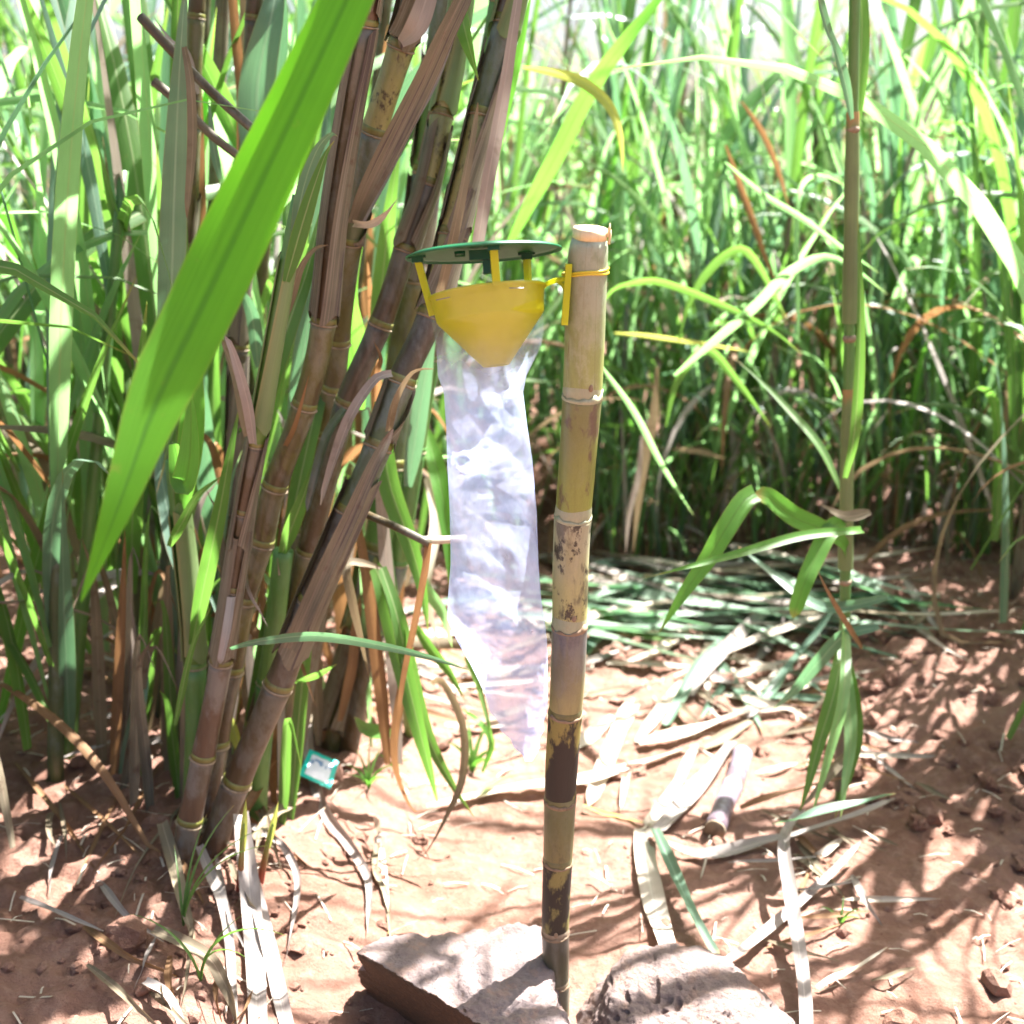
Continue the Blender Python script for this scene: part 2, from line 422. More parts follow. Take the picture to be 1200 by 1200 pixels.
M['soil'] = soil_mat()
M['clod'] = soil_mat("soil_clods", 1.05)

def rock_mat(name, c1, c2, seed, shade_side=None):
    m, nt, out = new_mat(name)
    co = N(nt, "ShaderNodeTexCoord")
    mp = N(nt, "ShaderNodeMapping"); L(nt, co.outputs['Object'], mp.inputs[0]); mp.inputs[1].default_value = (seed, seed, 0)
    o = mp.outputs[0]
    a = noise_n(nt, o, 12, 8, 0.65); b = noise_n(nt, o, 140, 5, 0.7)
    ge = N(nt, "ShaderNodeNewGeometry"); sn = N(nt, "ShaderNodeSeparateXYZ"); L(nt, ge.outputs['True Normal'], sn.inputs[0])
    col = mixc(nt, smooth(nt, a, 0.35, 0.68), c1, c2)
    col = mixc(nt, math_n(nt, 'MULTIPLY', smooth(nt, b, 0.5, 0.7), 0.45), col, tuple(0.5 * x for x in c1))
    dust = math_n(nt, 'MULTIPLY', smooth(nt, noise_n(nt, o, 30, 6, 0.7), 0.5, 0.62), 0.45)
    col = mixc(nt, dust, col, (0.30, 0.18, 0.13))
    if shade_side:      # shade on the front side, painted in as dark brown
        dt = N(nt, "ShaderNodeVectorMath", operation='DOT_PRODUCT'); L(nt, ge.outputs['True Normal'], dt.inputs[0]); dt.inputs[1].default_value = Vector(shade_side).normalized()
        shade_mk = smooth(nt, math_n(nt, 'ADD', dt.outputs['Value'], math_n(nt, 'MULTIPLY', math_n(nt, 'SUBTRACT', a, .5), .3)), .55, .66)
        col = mixc(nt, shade_mk, col, mixc(nt, smooth(nt, b, .4, .7), (0.075, 0.042, 0.022), (0.11, 0.06, 0.03)))
    p = N(nt, "ShaderNodeBsdfPrincipled"); L(nt, col, p.inputs['Base Color']); p.inputs['Roughness'].default_value = 0.85
    b1 = N(nt, "ShaderNodeBump"); b1.inputs['Strength'].default_value = 1.0; b1.inputs['Distance'].default_value = 0.007
    L(nt, math_n(nt, 'ADD', a, b), b1.inputs['Height']); L(nt, b1.outputs[0], p.inputs['Normal'])
    L(nt, p.outputs[0], out.inputs[0])
    return m
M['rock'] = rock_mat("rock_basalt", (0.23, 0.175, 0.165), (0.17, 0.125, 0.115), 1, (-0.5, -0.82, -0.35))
M['rock_pore'] = rock_mat("rock_porous", (0.20, 0.145, 0.13), (0.145, 0.10, 0.088), 4)

# ------------------------------------------------------------------ mesh helpers
class MB:
    """collects faces, then links them as one mesh object"""
    def __init__(s): s.v = []; s.f = []; s.uv = []
    def add(s, vs, fs, uvs=None):
        b = len(s.v)
        s.v += [tuple(p) for p in vs]
        s.f += [tuple(b + i for i in f) for f in fs]
        if uvs is None: uvs = [[(0, 0)] * len(f) for f in fs]
        for l in uvs: s.uv += l
    def mesh(s, name, mat, origin=(0, 0, 0), smooth=True):
        me = bpy.data.meshes.new(name)
        o = origin
        me.from_pydata([(p[0] - o[0], p[1] - o[1], p[2] - o[2]) for p in s.v], [], s.f)
        uvl = me.uv_layers.new(name="UVMap")
        uvl.data.foreach_set("uv", [c for q in s.uv for c in q])
        me.materials.append(mat)
        if smooth: me.polygons.foreach_set("use_smooth", [True] * len(me.polygons))
        me.update()
        return me

def root(name, label, cat, loc, group=None, kind=None):
    o = bpy.data.objects.new(name, None)
    COL.objects.link(o)
    o.location = loc
    o.empty_display_size = 0.05
    o['label'] = label; o['category'] = cat
    if group: o['group'] = group
    if kind: o['kind'] = kind
    return o

def wloc(o):
    p = Vector(o.location)
    while o.parent: o = o.parent; p += Vector(o.location)
    return p

def part(name, mb, mat, parent, smooth=True, label=None):
    me = mb.mesh(name, mat, wloc(parent), smooth)
    o = bpy.data.objects.new(name, me)
    COL.objects.link(o)
    o.parent = parent
    if label: o['label'] = label
    return o

def single(name, mb, mat, label, cat, loc, group=None, smooth=True, kind=None):
    me = mb.mesh(name, mat, loc, smooth)
    o = bpy.data.objects.new(name, me)
    COL.objects.link(o)
    o.location = loc
    if label: o['label'] = label
    if cat: o['category'] = cat
    if group: o['group'] = group
    if kind: o['kind'] = kind
    return o

def catmull(pts, n):
    pts = [Vector(p) for p in pts]
    if len(pts) == 2:
        return [pts[0].lerp(pts[1], i / (n - 1)) for i in range(n)]
    P = [pts[0] * 2 - pts[1]] + pts + [pts[-1] * 2 - pts[-2]]
    cum = [0]
    for i in range(len(pts) - 1): cum.append(cum[-1] + (pts[i + 1] - pts[i]).length)
    out = []
    for k in range(n):
        s = cum[-1] * k / (n - 1)
        i = 0
        while i < len(pts) - 2 and s > cum[i + 1]: i += 1
        t = (s - cum[i]) / max(cum[i + 1] - cum[i], 1e-9)
        a, b, c, d = P[i], P[i + 1], P[i + 2], P[i + 3]
        out.append(0.5 * ((2 * b) + (c - a) * t + (2 * a - 5 * b + 4 * c - d) * t * t + (3 * b - a - 3 * c + d) * t ** 3))
    return out

def tangents(P):
    n = len(P)
    return [(P[min(i + 1, n - 1)] - P[max(i - 1, 0)]).normalized() for i in range(n)]

def ribbon(mb, P, widths, side, fold=0.25, ruffle=0.0, thick=0.0, across=4):
    """a leaf blade along P; side(i, tangent) gives the direction of its width"""
    n = len(P)
    T = tangents(P)
    ph = random.random() * 9
    vs = []; uvs_v = []
    for i in range(n):
        s = side(i, T[i]); nn = s.cross(T[i]).normalized()
        w = widths[i] / 2
        for j in range(across + 1):
            u = j / across * 2 - 1
            off = nn * ((abs(u) ** 1.5) * fold * w) + s * (u * w)
            if ruffle: off += nn * (ruffle * w * abs(u) * math.sin(ph + i * 9.0 / n + u * 1.3))
            vs.append(P[i] + off); uvs_v.append((j / across, i / (n - 1)))
    fs = []; uv = []
    k = across + 1
    for i in range(n - 1):
        for j in range(across):
            f = (i * k + j, i * k + j + 1, (i + 1) * k + j + 1, (i + 1) * k + j)
            fs.append(f); uv.append([uvs_v[q] for q in f])
    mb.add(vs, fs, uv)

def blade_profile(n, w, base=0.75, tip=0.0, peak=0.3):
    out = []
    for i in range(n):
        t = i / (n - 1)
        if t < peak: k = base + (1 - base) * math.sin(t / peak * math.pi / 2)
        else: k = tip + (1 - tip) * (1 - ((t - peak) / (1 - peak)) ** 1.9)
        out.append(max(w * k, 0.0006))
    if tip > 0.2:                      # torn, narrowing end
        out[-1] *= random.uniform(.05, .3); out[-2] *= random.uniform(.5, .9)
    return out

def face_side(twist=0.0, twist_end=None, flat=False, n=16):
    def f(i, t):
        if flat: s = t.cross(Vector((0, 0, 1)))
        else: s = t.cross(Vector((0, -cp, sp)))
        if s.length < 1e-4: s = Vector((1, 0, 0))
        s.normalize()
        a = twist if twist_end is None else twist + (twist_end - twist) * i / n
        return Matrix.Rotation(a, 3, t) @ s
    return f

def wpx(w, p): return w * depth(p) / F

def ring_tube(mb, P, rad, seg=16, cap=True, frame0=Vector((0, -1, 0)), wob=None):
    T = tangents(P); n = len(P)
    vs = []; uvv = []
    for i in range(n):
        a = T[i].cross(frame0).normalized(); b = a.cross(T[i]).normalized()
        for j in range(seg):
            th = 2 * math.pi * j / seg
            r = rad[i] * (1 if wob is None else wob(i, th))
            vs.append(P[i] + (a * math.cos(th) + b * math.sin(th)) * r)
    fs = []; uv = []
    for i in range(n - 1):
        for j in range(seg):
            j2 = (j + 1) % seg
            fs.append((i * seg + j, i * seg + j2, (i + 1) * seg + j2, (i + 1) * seg + j))
            u0, u1 = j / seg, (j + 1) / seg
            uv.append([(u0, i / (n - 1)), (u1, i / (n - 1)), (u1, (i + 1) / (n - 1)), (u0, (i + 1) / (n - 1))])
    if cap:
        fs.append(tuple(range(seg - 1, -1, -1))); uv.append([(0.5, 0)] * seg)
        fs.append(tuple((n - 1) * seg + j for j in range(seg))); uv.append([(0.5, 1)] * seg)
    mb.add(vs, fs, uv)

def box(mb, c, x, y, z, hx, hy, hz):
    """box at c with unit axes x, y, z and half sizes"""
    vs = [c + x * (sx * hx) + y * (sy * hy) + z * (sz * hz) for sx in (-1, 1) for sy in (-1, 1) for sz in (-1, 1)]
    fs = [(0, 1, 3, 2), (4, 6, 7, 5), (0, 4, 5, 1), (2, 3, 7, 6), (0, 2, 6, 4), (1, 5, 7, 3)]
    mb.add(vs, fs)

# ------------------------------------------------------------------ sheet of soil
def axis(lo, hi, fine_lo, fine_hi, step):
    mid = list(np.arange(fine_lo, fine_hi, step))
    a = []; s = step; x = fine_lo
    while x > lo: s *= 1.12; x -= s; a.append(x)
    b = []; s = step; x = mid[-1]
    while x < hi: s *= 1.12; x += s; b.append(x)
    return np.array(a[::-1] + mid + b)
xs = axis(-120, 120, -1.5, 1.6, 0.0085)
ys = axis(-30, 250, 1.15, 4.3, 0.0105)
XX, YY = np.meshgrid(xs, ys)
ZZ = terrain(XX, YY)
nx, ny = len(xs), len(ys)
verts = np.stack([XX.ravel(), YY.ravel(), ZZ.ravel()], 1)
idx = np.arange(nx * ny).reshape(ny, nx)
faces = np.stack([idx[:-1, :-1].ravel(), idx[:-1, 1:].ravel(), idx[1:, 1:].ravel(), idx[1:, :-1].ravel()], 1)
me = bpy.data.meshes.new("ground")
me.vertices.add(len(verts)); me.vertices.foreach_set("co", verts.ravel())
me.loops.add(faces.size); me.loops.foreach_set("vertex_index", faces.ravel())
me.polygons.add(len(faces))
me.polygons.foreach_set("loop_start", np.arange(0, faces.size, 4))
me.polygons.foreach_set("loop_total", np.full(len(faces), 4))
me.polygons.foreach_set("use_smooth", np.ones(len(faces), bool))
me.update(); me.validate()
me.materials.append(M['soil'])
ground = bpy.data.objects.new("ground", me); COL.objects.link(ground)
ground['kind'] = 'structure'; ground['label'] = 'red brown clay soil between the cane rows'

def icosphere(sub):
    import bmesh
    bm = bmesh.new(); bmesh.ops.create_icosphere(bm, subdivisions=sub, radius=1)
    vs = [v.co.copy() for v in bm.verts]; fs = [tuple(v.index for v in f.verts) for f in bm.faces]
    bm.free(); return vs, fs

ICO1 = icosphere(1); ICO2 = icosphere(2); ICO3 = icosphere(3)
def clods(name, spots, label):
    mb = MB()
    for (x, y, r, ico) in spots:
        vs, fs = ico
        z = float(terrain(x, y))
        sx, sy, sz = [random.uniform(0.7, 1.3) for _ in range(3)]
        o = random.random() * 50
        pts = []
        for v in vs:
            k = 1 + 0.5 * mn.noise(v * 1.4 + Vector((o, 0, 0))) + (0.28 * mn.noise(v * 4 + Vector((o, 0, 0))) if len(vs) > 50 else 0)
            pts.append(Vector((x + v.x * r * sx * k, y + v.y * r * sy * k, z + r * 0.25 + v.z * r * sz * 0.75 * k)))
        mb.add(pts, fs)
    o = single(name, mb, M['clod'], label, 'soil clods', (0, 0, 0), kind='stuff', smooth=False)
    return o
spots = []
for i in range(2600):
    x = random.uniform(-1.5, 1.6); y = random.uniform(1.3, 4.4)
    side = min(1, abs(x - 0.15) / 0.6)
    if random.random() > 0.12 + 0.75 * side ** 2 + (0.3 if y > 3 else 0): continue
    r = 0.002 + 0.014 * random.random() ** 4
    if random.random() < 0.06: r = random.uniform(0.015, 0.03)
    spots.append((x, y, r, ICO2 if r > 0.010 else ICO1))
for i in range(240):      # crumbled bank on the right
    x = random.gauss(0.85, 0.25); y = random.gauss(2.7, 0.4)
    spots.append((x, y, 0.004 + 0.02 * random.random() ** 2.5, ICO3))
for i in range(170):
    x = random.gauss(-0.45, 0.18); y = random.gauss(1.65, 0.2)
    spots.append((x, y, random.uniform(0.003, 0.012), ICO1))
clods("soil_clods", spots, "crumbs and clods of red soil scattered over the ground")

# ------------------------------------------------------------------ rocks
def rock(name, mat, label, c, planes, sub, rough, pits=0.0, seed=0, group=None, sharp=12):
    vs, fs = icosphere(sub)
    pl = [(Vector(n).normalized(), d) for n, d in planes]
    pts = []
    for v in vs:
        v = v.normalized()
        # soft minimum over the cutting planes
        inv = 0.0
        for n, d in pl:
            q = n.dot(v)
            if q > 0: inv += (q / d) ** sharp
        r = inv ** (-1 / sharp)
        p = v * r
        q = (p + Vector((seed, 0, 0)))
        k = rough * (0.6 * mn.noise(q * 9) + 0.35 * mn.noise(q * 22) + 0.25 * mn.noise(q * 55) + 0.13 * mn.noise(q * 130))
        if pits:
            for sc, dp in ((24, .9), (63, 0.45)):
                w_ = mn.noise_vector(q * 30) * 0.012
                dist = mn.voronoi(Vector(((q.x + w_.x) * sc, (q.y + w_.y) * sc * 0.7, (q.z + w_.z) * sc)))[0][0]
                on = mn.noise(q * sc * 0.35 + Vector((7, 3, 1))) > (0.22 if sc < 50 else 0.12)
                if on and dist < 0.36: k -= pits * dp * (1 - (dist / 0.36) ** 3)
        pts.append(Vector(c) + p + v * k)
    mb = MB(); mb.add(pts, fs)
    return single(name, mb, mat, label, 'rock', c, group)
rock("rock", M['rock'], "large flat topped pale rock with shade painted on its front face left of the stake foot", (-0.03, 1.46, 0.03),
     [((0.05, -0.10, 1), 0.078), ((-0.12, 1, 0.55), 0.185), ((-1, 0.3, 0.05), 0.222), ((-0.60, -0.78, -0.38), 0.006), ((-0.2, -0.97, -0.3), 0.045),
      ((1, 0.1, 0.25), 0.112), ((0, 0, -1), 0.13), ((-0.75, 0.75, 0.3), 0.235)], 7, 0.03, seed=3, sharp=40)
rock("rock", M['rock_pore'], "rounded rock full of small dark pores right of the stake foot", (0.235, 1.50, 0.02),
     [((-0.05, -0.15, 1), 0.074), ((0.75, 0.0, 0.85), 0.122), ((-0.9, -0.1, 0.5), 0.115), ((0, 1, 0.45), 0.135), ((0.8, 0.7, 0.4), 0.155),
      ((0, -1, 0.2), 0.22), ((0, 0, -1), 0.08), ((-0.7, 0.8, 0.4), 0.145)], 7, 0.022, pits=0.02, seed=11)
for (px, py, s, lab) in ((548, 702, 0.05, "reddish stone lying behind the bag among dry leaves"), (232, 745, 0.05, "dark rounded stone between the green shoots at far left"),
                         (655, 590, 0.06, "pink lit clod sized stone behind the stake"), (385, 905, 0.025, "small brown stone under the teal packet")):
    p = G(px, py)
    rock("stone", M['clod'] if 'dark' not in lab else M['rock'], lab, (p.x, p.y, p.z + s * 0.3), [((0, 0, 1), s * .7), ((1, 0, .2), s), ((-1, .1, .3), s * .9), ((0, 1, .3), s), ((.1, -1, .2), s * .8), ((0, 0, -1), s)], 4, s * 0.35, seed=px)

# ------------------------------------------------------------------ canes
def at_py(S, py):
    """index of the sample whose projection is nearest the picture row py"""
    return min(range(len(S)), key=lambda i: abs(proj(S[i])[1] - py))

def cane(label, path, wid, nodes, mats, node_mat='cane_node', sheaths=(), leaves=(), name='sugarcane_stalk', cat='sugarcane stalk', group=None, base_ground=True):
    """path: (px, py, Y) from the foot up; wid: (px width at foot, at top); nodes: picture rows of the node rings"""
    pts = [W(*p) for p in path]
    if base_ground:
        b = pts[0].copy(); d = (pts[0] - pts[1]).normalized()
        gz = float(terrain(b.x, b.y))
        if b.z > gz:
            b = b + d * ((b.z - gz) / max(-d.z, 0.3))
        b.z = min(b.z, float(terrain(b.x, b.y))) - 0.03
        pts = [b] + pts
    S = catmull(pts, 240)
    n = len(S)
    r0 = wpx(wid[0], S[0]) / 2; r1 = wpx(wid[1], W(*path[-1])) / 2
    rad = [r0 + (r1 - r0) * i / (n - 1) for i in range(n)]
    rt = root(name, label, cat, S[0], group)
    cuts = sorted(set([0] + [at_py(S, y) for y in nodes] + [n - 1]))
    for k in range(len(cuts) - 1):
        a, b = cuts[k], cuts[k + 1]
        if b - a < 3: continue
        seg = catmull(S[a:b + 1], 14)
        rr = []
        for i in range(14):
            t = i / 13
            base = rad[a] + (rad[b] - rad[a]) * t
            rr.append(base * (0.93 + 0.08 * abs(2 * t - 1) ** 3))
        mb = MB(); ring_tube(mb, seg, rr, 20)
        part('internode', mb, M[mats[k % len(mats)]], rt)
        if k > 0:
            nd = S[a]; t = (S[min(a + 2, n - 1)] - S[max(a - 2, 0)]).normalized()
            mb = MB()
            h = 0.32 * rad[a]
            ring_tube(mb, [nd - t * h * .2, nd + t * h * .3, nd + t * h, nd + t * h * 1.6], [rad[a] * 0.99, rad[a] * 1.025, rad[a] * 1.02, rad[a] * 0.985], 20)
            part('growth_ring', mb, M[node_mat], rt)
            mb = MB(); ph = random.random() * 6
            ring_tube(mb, [nd - t * h * .55, nd - t * h * .3, nd - t * h * .05], [rad[a] * 1.0, rad[a] * 1.10, rad[a] * 1.0], 20,
                      wob=lambda i, th: 1 + 0.02 * math.sin(3 * th + ph))
            part('leaf_scar', mb, M['cane_scar'], rt)
    for (ya, yb, mt, open_) in sheaths:      # sheath wrapped round the cane between two rows
        a, b = sorted((at_py(S, ya), at_py(S, yb)))
        seg = catmull(S[a:b + 1], 20)
        mb = MB(); ph = random.random() * 6.28
        T = tangents(seg); vs = []; K = 18
        for i in range(20):
            r = rad[a] + (rad[b] - rad[a]) * i / 19
            aa = T[i].cross(Vector((0, -1, 0))).normalized(); bb = aa.cross(T[i]).normalized()
            arc = 2 * math.pi * (1 - open_ * (0.3 + 0.7 * i / 19))
            for j in range(K + 1):
                th = open_ * math.pi + math.pi / 2 + arc * (j / K) + 0.8 * math.sin(ph)
                edge = abs(j / K * 2 - 1) ** 4
                rr = r * (1.10 + 0.05 * math.sin(5 * th + ph) + 0.22 * edge * (0.4 + 0.6 * i / 19)) + r * 0.10 * (1 - i / 19) ** 4 
                sl = T[i] * (r * 0.5 * math.sin(3 * th + ph) if i in (0, 19) else 0)
                vs.append(seg[i] + (aa * math.cos(th) + bb * math.sin(th)) * rr + sl)
        fs = []; uv = []
        for i in range(19):
            for j in range(K):
                f = (i * (K + 1) + j, i * (K + 1) + j + 1, (i + 1) * (K + 1) + j + 1, (i + 1) * (K + 1) + j)
                fs.append(f); uv.append([((q % (K + 1)) / K, (q // (K + 1)) / 19 * .9) for q in f])
        mb.add(vs, fs, uv)
        part('leaf_sheath', mb, M[mt], rt)
    for lf in leaves: leaf_of(rt, *lf)
    return rt, S, rad

def leaf_of(rt, pts, w, mt, twist=0.0, tw_end=None, fold=0.25, base=0.45, tip=0.0, peak=0.3, ruffle=0.05, n=22, lbl=None):
    P = catmull([W(*p) for p in pts], n)
    wm = wpx(w, P[n // 3])
    mb = MB()
    ribbon(mb, P, blade_profile(n, wm, base, tip, peak), face_side(twist, tw_end, n=n), fold, ruffle)
    return part('leaf', mb, M[mt], rt, label=lbl)

def ground_leaf(label, pts, w, mt, lift=0.006, twist=0.15, tw_end=-0.25, fold=0.42, base=0.8, tip=0.15, peak=0.3, ruffle=0.3, n=30, group=None, name='dry_leaf', cat='leaf'):
    """pts: (px, py[, lift]) on the soil"""
    P = catmull([G(p[0], p[1], p[2] if len(p) > 2 else lift) for p in pts], n)
    # a blade is stiff: it bridges the crumbs instead of following each of them
    zs = np.array([p.z for p in P])
    for _ in range(4): zs[1:-1] = (zs[:-2] + 2 * zs[1:-1] + zs[2:]) / 4
    gz = np.array([float(terrain(p.x, p.y)) + 0.003 for p in P])
    zs += np.convolve(np.pad(np.maximum(gz - zs, 0), 4, mode='edge'), np.ones(9) / 9, 'valid') * 1.3
    for p, z in zip(P, zs): p.z = float(z)
    wm = wpx(w, P[n // 2])
    mb = MB()
    ribbon(mb, P, blade_profile(n, wm, base, tip, peak), face_side(twist, tw_end, flat=True, n=n), fold, ruffle)
    return single(name, mb, M[mt], label, cat, P[0], group)

# --- the clump on the left
cane("thick olive brown cane with its upper half in a long dry tan sheath",
     [(243, 960, 1.92), (255, 860, 1.91), (270, 785, 1.90), (286, 702, 1.89), (306, 637, 1.88), (321, 573, 1.87), (356, 477, 1.85), (378, 385, 1.83), (392, 250, 1.82), (412, 120, 1.80), (428, 30, 1.78), (450, -150, 1.75), (480, -420, 1.72)],
     (31, 30), [960, 870, 785, 702, 637, 573, 477, 380, 30, -60, -180, -300], ['cane_red', 'cane_red', 'cane_brown', 'cane_olive', 'cane_olive', 'cane_olive', 'cane_olive', 'cane_olive', 'cane_brown'],
     sheaths=[(370, 36, 'sheath', 0.12), (20, -150, 'sheath', 0.1)],
     leaves=[([(330, 530, 1.86), (345, 500, 1.8), (362, 440, 1.76)], 6, 'dry_brown', 0.4),
             ([(285, 650, 1.85), (292, 690, 1.8), (305, 715, 1.77), (314, 735, 1.77)], 9, 'dry_grey', 0.5, 1.2, .3, .8, .5),
             ([(335, 372, 1.78), (350, 318, 1.76), (368, 292, 1.77), (385, 287, 1.8)], 12, 'dry', 0.6, 1.3)])
cane("cane with a yellow black blotched joint near the top of the picture",
     [(330, 860, 2.12), (345, 700, 2.1), (356, 620, 2.08), (368, 557, 2.06), (377, 508, 2.05), (390, 458, 2.03), (398, 380, 2.0), (410, 283, 1.93), (424, 210, 1.90), (438, 155, 1.88), (471, 52, 1.86), (485, 0, 1.84), (520, -150, 1.8), (570, -380, 1.75)],
     (27, 36), [700, 620, 557, 508, 458, 400, 283, 155, 52, -40, -150, -260], ['cane_olive', 'cane_olive', 'cane_olive', 'cane_olive', 'cane_olive', 'cane_olive', 'cane_olive', 'cane_green', 'cane_moldy', 'cane_brown'],
     sheaths=[(48, -38, 'sheath', 0.2), (283, 246, 'sheath', 0.35)],
     leaves=[([(415, 262, 1.87), (430, 225, 1.83), (460, 165, 1.8), (495, 95, 1.78), (520, 40, 1.76), (548, -20, 1.76), (580, -120, 1.8)], 27, 'sheath', 0.25, 0.9, 0.5, 0.55, 0.4, 0.3),
             ([(425, 262, 1.9), (450, 215, 1.86), (480, 155, 1.84), (515, 90, 1.82), (545, 0, 1.8), (560, -60, 1.8)], 16, 'dry_grey', -0.6, -0.9, 0.4, .8, .6),
             ([(415, 262, 1.84), (435, 262, 1.8), (452, 248, 1.78), (468, 230, 1.77)], 9, 'dry_pale', .3, 1.5, .5, .9, .3, .3, .5),
             ([(470, 50, 1.82), (488, 30, 1.8), (505, -20, 1.8), (520, -80, 1.8)], 26, 'dry_grey', .3, .6)])
cane("purple brown cane partly hidden behind the crossing dry sheath",
     [(285, 935, 2.05), (300, 850, 2.04), (321, 780, 2.02), (340, 728, 2.0), (361, 646, 1.99), (383, 560, 1.97), (407, 470, 1.95), (446, 380, 1.94), (475, 293, 1.95), (502, 213, 1.96), (518, 133, 1.98), (532, 60, 2.0), (548, -60, 2.0), (570, -260, 2.0), (600, -420, 2.0)],
     (27, 28), [850, 780, 728, 646, 470, 380, 293, 213, 133, -20, -130, -250], ['cane_brown', 'cane_brown', 'cane_olive', 'cane_olive', 'cane_brown', 'cane_purple', 'cane_brown', 'cane_purple', 'cane_moldy', 'cane_moldy', 'cane_green'],
     sheaths=[(290, 150, 'sheath', 0.15), (130, -10, 'sheath_green', 0.1)],
     leaves=[([(459, 438, 1.78), (440, 445, 1.77), (412, 487, 1.76), (392, 540, 1.77), (376, 592, 1.79)], 15, 'dry_grey', .2, .9, .4, .6, .7, .5),
             ([(405, 480, 1.93), (385, 510, 1.9), (370, 560, 1.88), (360, 600, 1.88)], 12, 'cane_green', .3, .3, .8, .8, .6),
             ([(440, 440, 1.9), (446, 420, 1.87), (438, 400, 1.86)], 6, 'dry_brown', .4)])
cane("leaning cane whose middle is wrapped in a long split dry sheath",
     [(252, 985, 1.86), (278, 915, 1.85), (326, 803, 1.83), (365, 705, 1.82), (400, 625, 1.82), (440, 530, 1.84), (473, 440, 1.86), (505, 370, 1.88), (530, 280, 1.90), (552, 190, 1.92), (575, 95, 1.94), (600, 0, 1.95), (630, -150, 1.95), (670, -350, 1.95)],
     (34, 32), [915, 803, 705, 600, 525, 447, 372, 275, 135, 30, -90, -220], ['cane_red', 'cane_brown', 'cane_purple', 'cane_purple', 'cane_green', 'cane_green', 'cane_purple', 'cane_moldy', 'cane_moldy', 'cane_green'],
     sheaths=[(770, 560, 'sheath', 0.15), (515, 450, 'sheath', 0.45), (365, 215, 'sheath', 0.3), (270, 60, 'sheath', 0.25), (40, -130, 'sheath_green', 0.2)],
     leaves=[([(340, 760, 1.78), (375, 680, 1.75), (410, 605, 1.74), (435, 550, 1.74), (460, 503, 1.76)], 20, 'sheath', .2, .3, .5, .9, .5, .3),
             ([(455, 505, 1.8), (462, 470, 1.77), (478, 440, 1.76), (492, 432, 1.76), (508, 432, 1.77)], 10, 'dry', .4, 1.3, .5, .8, .2),
             ([(560, 285, 1.9), (572, 210, 1.88), (588, 120, 1.87), (603, 20, 1.87), (612, -40, 1.88)], 16, 'dry_grey', .1, .5, .5, .9, .5),
             ([(512, 355, 1.86), (530, 280, 1.82), (546, 200, 1.82), (560, 120, 1.84)], 13, 'dry', .5, .9, .4, .9, .5)])
cane("reddish cane at the left edge of the clump with a green leafy top",
     [(218, 985, 1.82), (238, 887, 1.82), (255, 800, 1.81), (268, 720, 1.8), (280, 640, 1.79), (290, 575, 1.78), (300, 520, 1.77), (312, 450, 1.76), (326, 370, 1.75), (340, 290, 1.75), (352, 230, 1.75)],
     (31, 19), [963, 887, 775, 690, 600, 520], ['cane_red', 'cane_red', 'cane_red', 'cane_brown', 'cane_brown', 'cane_brown', 'young_stalk'],
     sheaths=[(770, 620, 'sheath', 0.1), (640, 505, 'sheath', 0.2), (500, 300, 'sheath_green', 0.1)],
     leaves=[([(345, 270, 1.74), (357, 215, 1.72), (372, 175, 1.7), (388, 157, 1.68), (396, 160, 1.66)], 17, 'leaf_blue', .2, 1.2),
             ([(335, 330, 1.73), (352, 270, 1.71), (366, 225, 1.7), (382, 180, 1.69), (392, 165, 1.69)], 20, 'leaf', .6, .2),
             ([(292, 510, 1.75), (281, 460, 1.73), (268, 420, 1.72), (258, 395, 1.71)], 17, 'dry', .3, 1.1, .4, .8, .3),
             ([(298, 520, 1.73), (290, 470, 1.71), (272, 410, 1.7), (262, 392, 1.7)], 14, 'dry_grey', -.5, .3, .4, .8, .3),
             ([(272, 700, 1.77), (266, 740, 1.74), (258, 778, 1.73)], 11, 'dry_grey', .2, .2, .4, 1, .7),
             ([(306, 500, 1.76), (322, 430, 1.78), (345, 360, 1.82), (362, 310, 1.86), (380, 230, 1.9)], 24, 'leaf', .2, .5)])
cane("smooth pale green young shoot at the far left of the clump",
     [(228, 920, 1.95), (230, 830, 1.95), (226, 740, 1.95), (218, 660, 1.95), (210, 590, 1.94), (206, 540, 1.93)],
     (28, 24), [780], ['young_stalk', 'young_stalk'], node_mat='young_stalk', name='sugarcane_shoot', cat='sugarcane shoot',
     sheaths=[(770, 600, 'sheath_green', 0.05)],
     leaves=[([(225, 755, 1.92), (238, 690, 1.88), (255, 610, 1.84), (268, 540, 1.82), (282, 470, 1.82)], 20, 'leaf', .5, .3),
             ([(212, 600, 1.93), (222, 530, 1.9), (226, 470, 1.86), (222, 400, 1.84), (210, 330, 1.82)], 30, 'leaf_bright', .2, .4),
             ([(198, 640, 1.9), (215, 610, 1.85), (232, 580, 1.84), (262, 556, 1.84)], 12, 'leaf', .4, .4),
             ([(205, 850, 1.8), (225, 760, 1.76), (248, 710, 1.74)], 8, 'leaf', .4, .4),
             ([(226, 700, 1.98), (206, 640, 2.02), (190, 560, 2.1), (182, 480, 2.2)], 22, 'leaf_blue')])
cane("grey green shoot with one upright yellow green leaf in the middle of the clump",
     [(300, 930, 2.0), (308, 850, 1.99), (318, 770, 1.98), (326, 700, 1.97), (332, 645, 1.96)],
     (30, 24), [800], ['young_stalk', 'young_stalk'], node_mat='young_stalk', name='sugarcane_shoot', cat='sugarcane shoot',
     leaves=[([(330, 650, 1.95), (345, 610, 1.92), (358, 575, 1.9), (372, 530, 1.9)], 18, 'leaf', .2, .6),
             ([(335, 640, 1.99), (352, 560, 2.0), (372, 470, 2.02), (392, 380, 2.1), (402, 300, 2.2)], 22, 'leaf')])
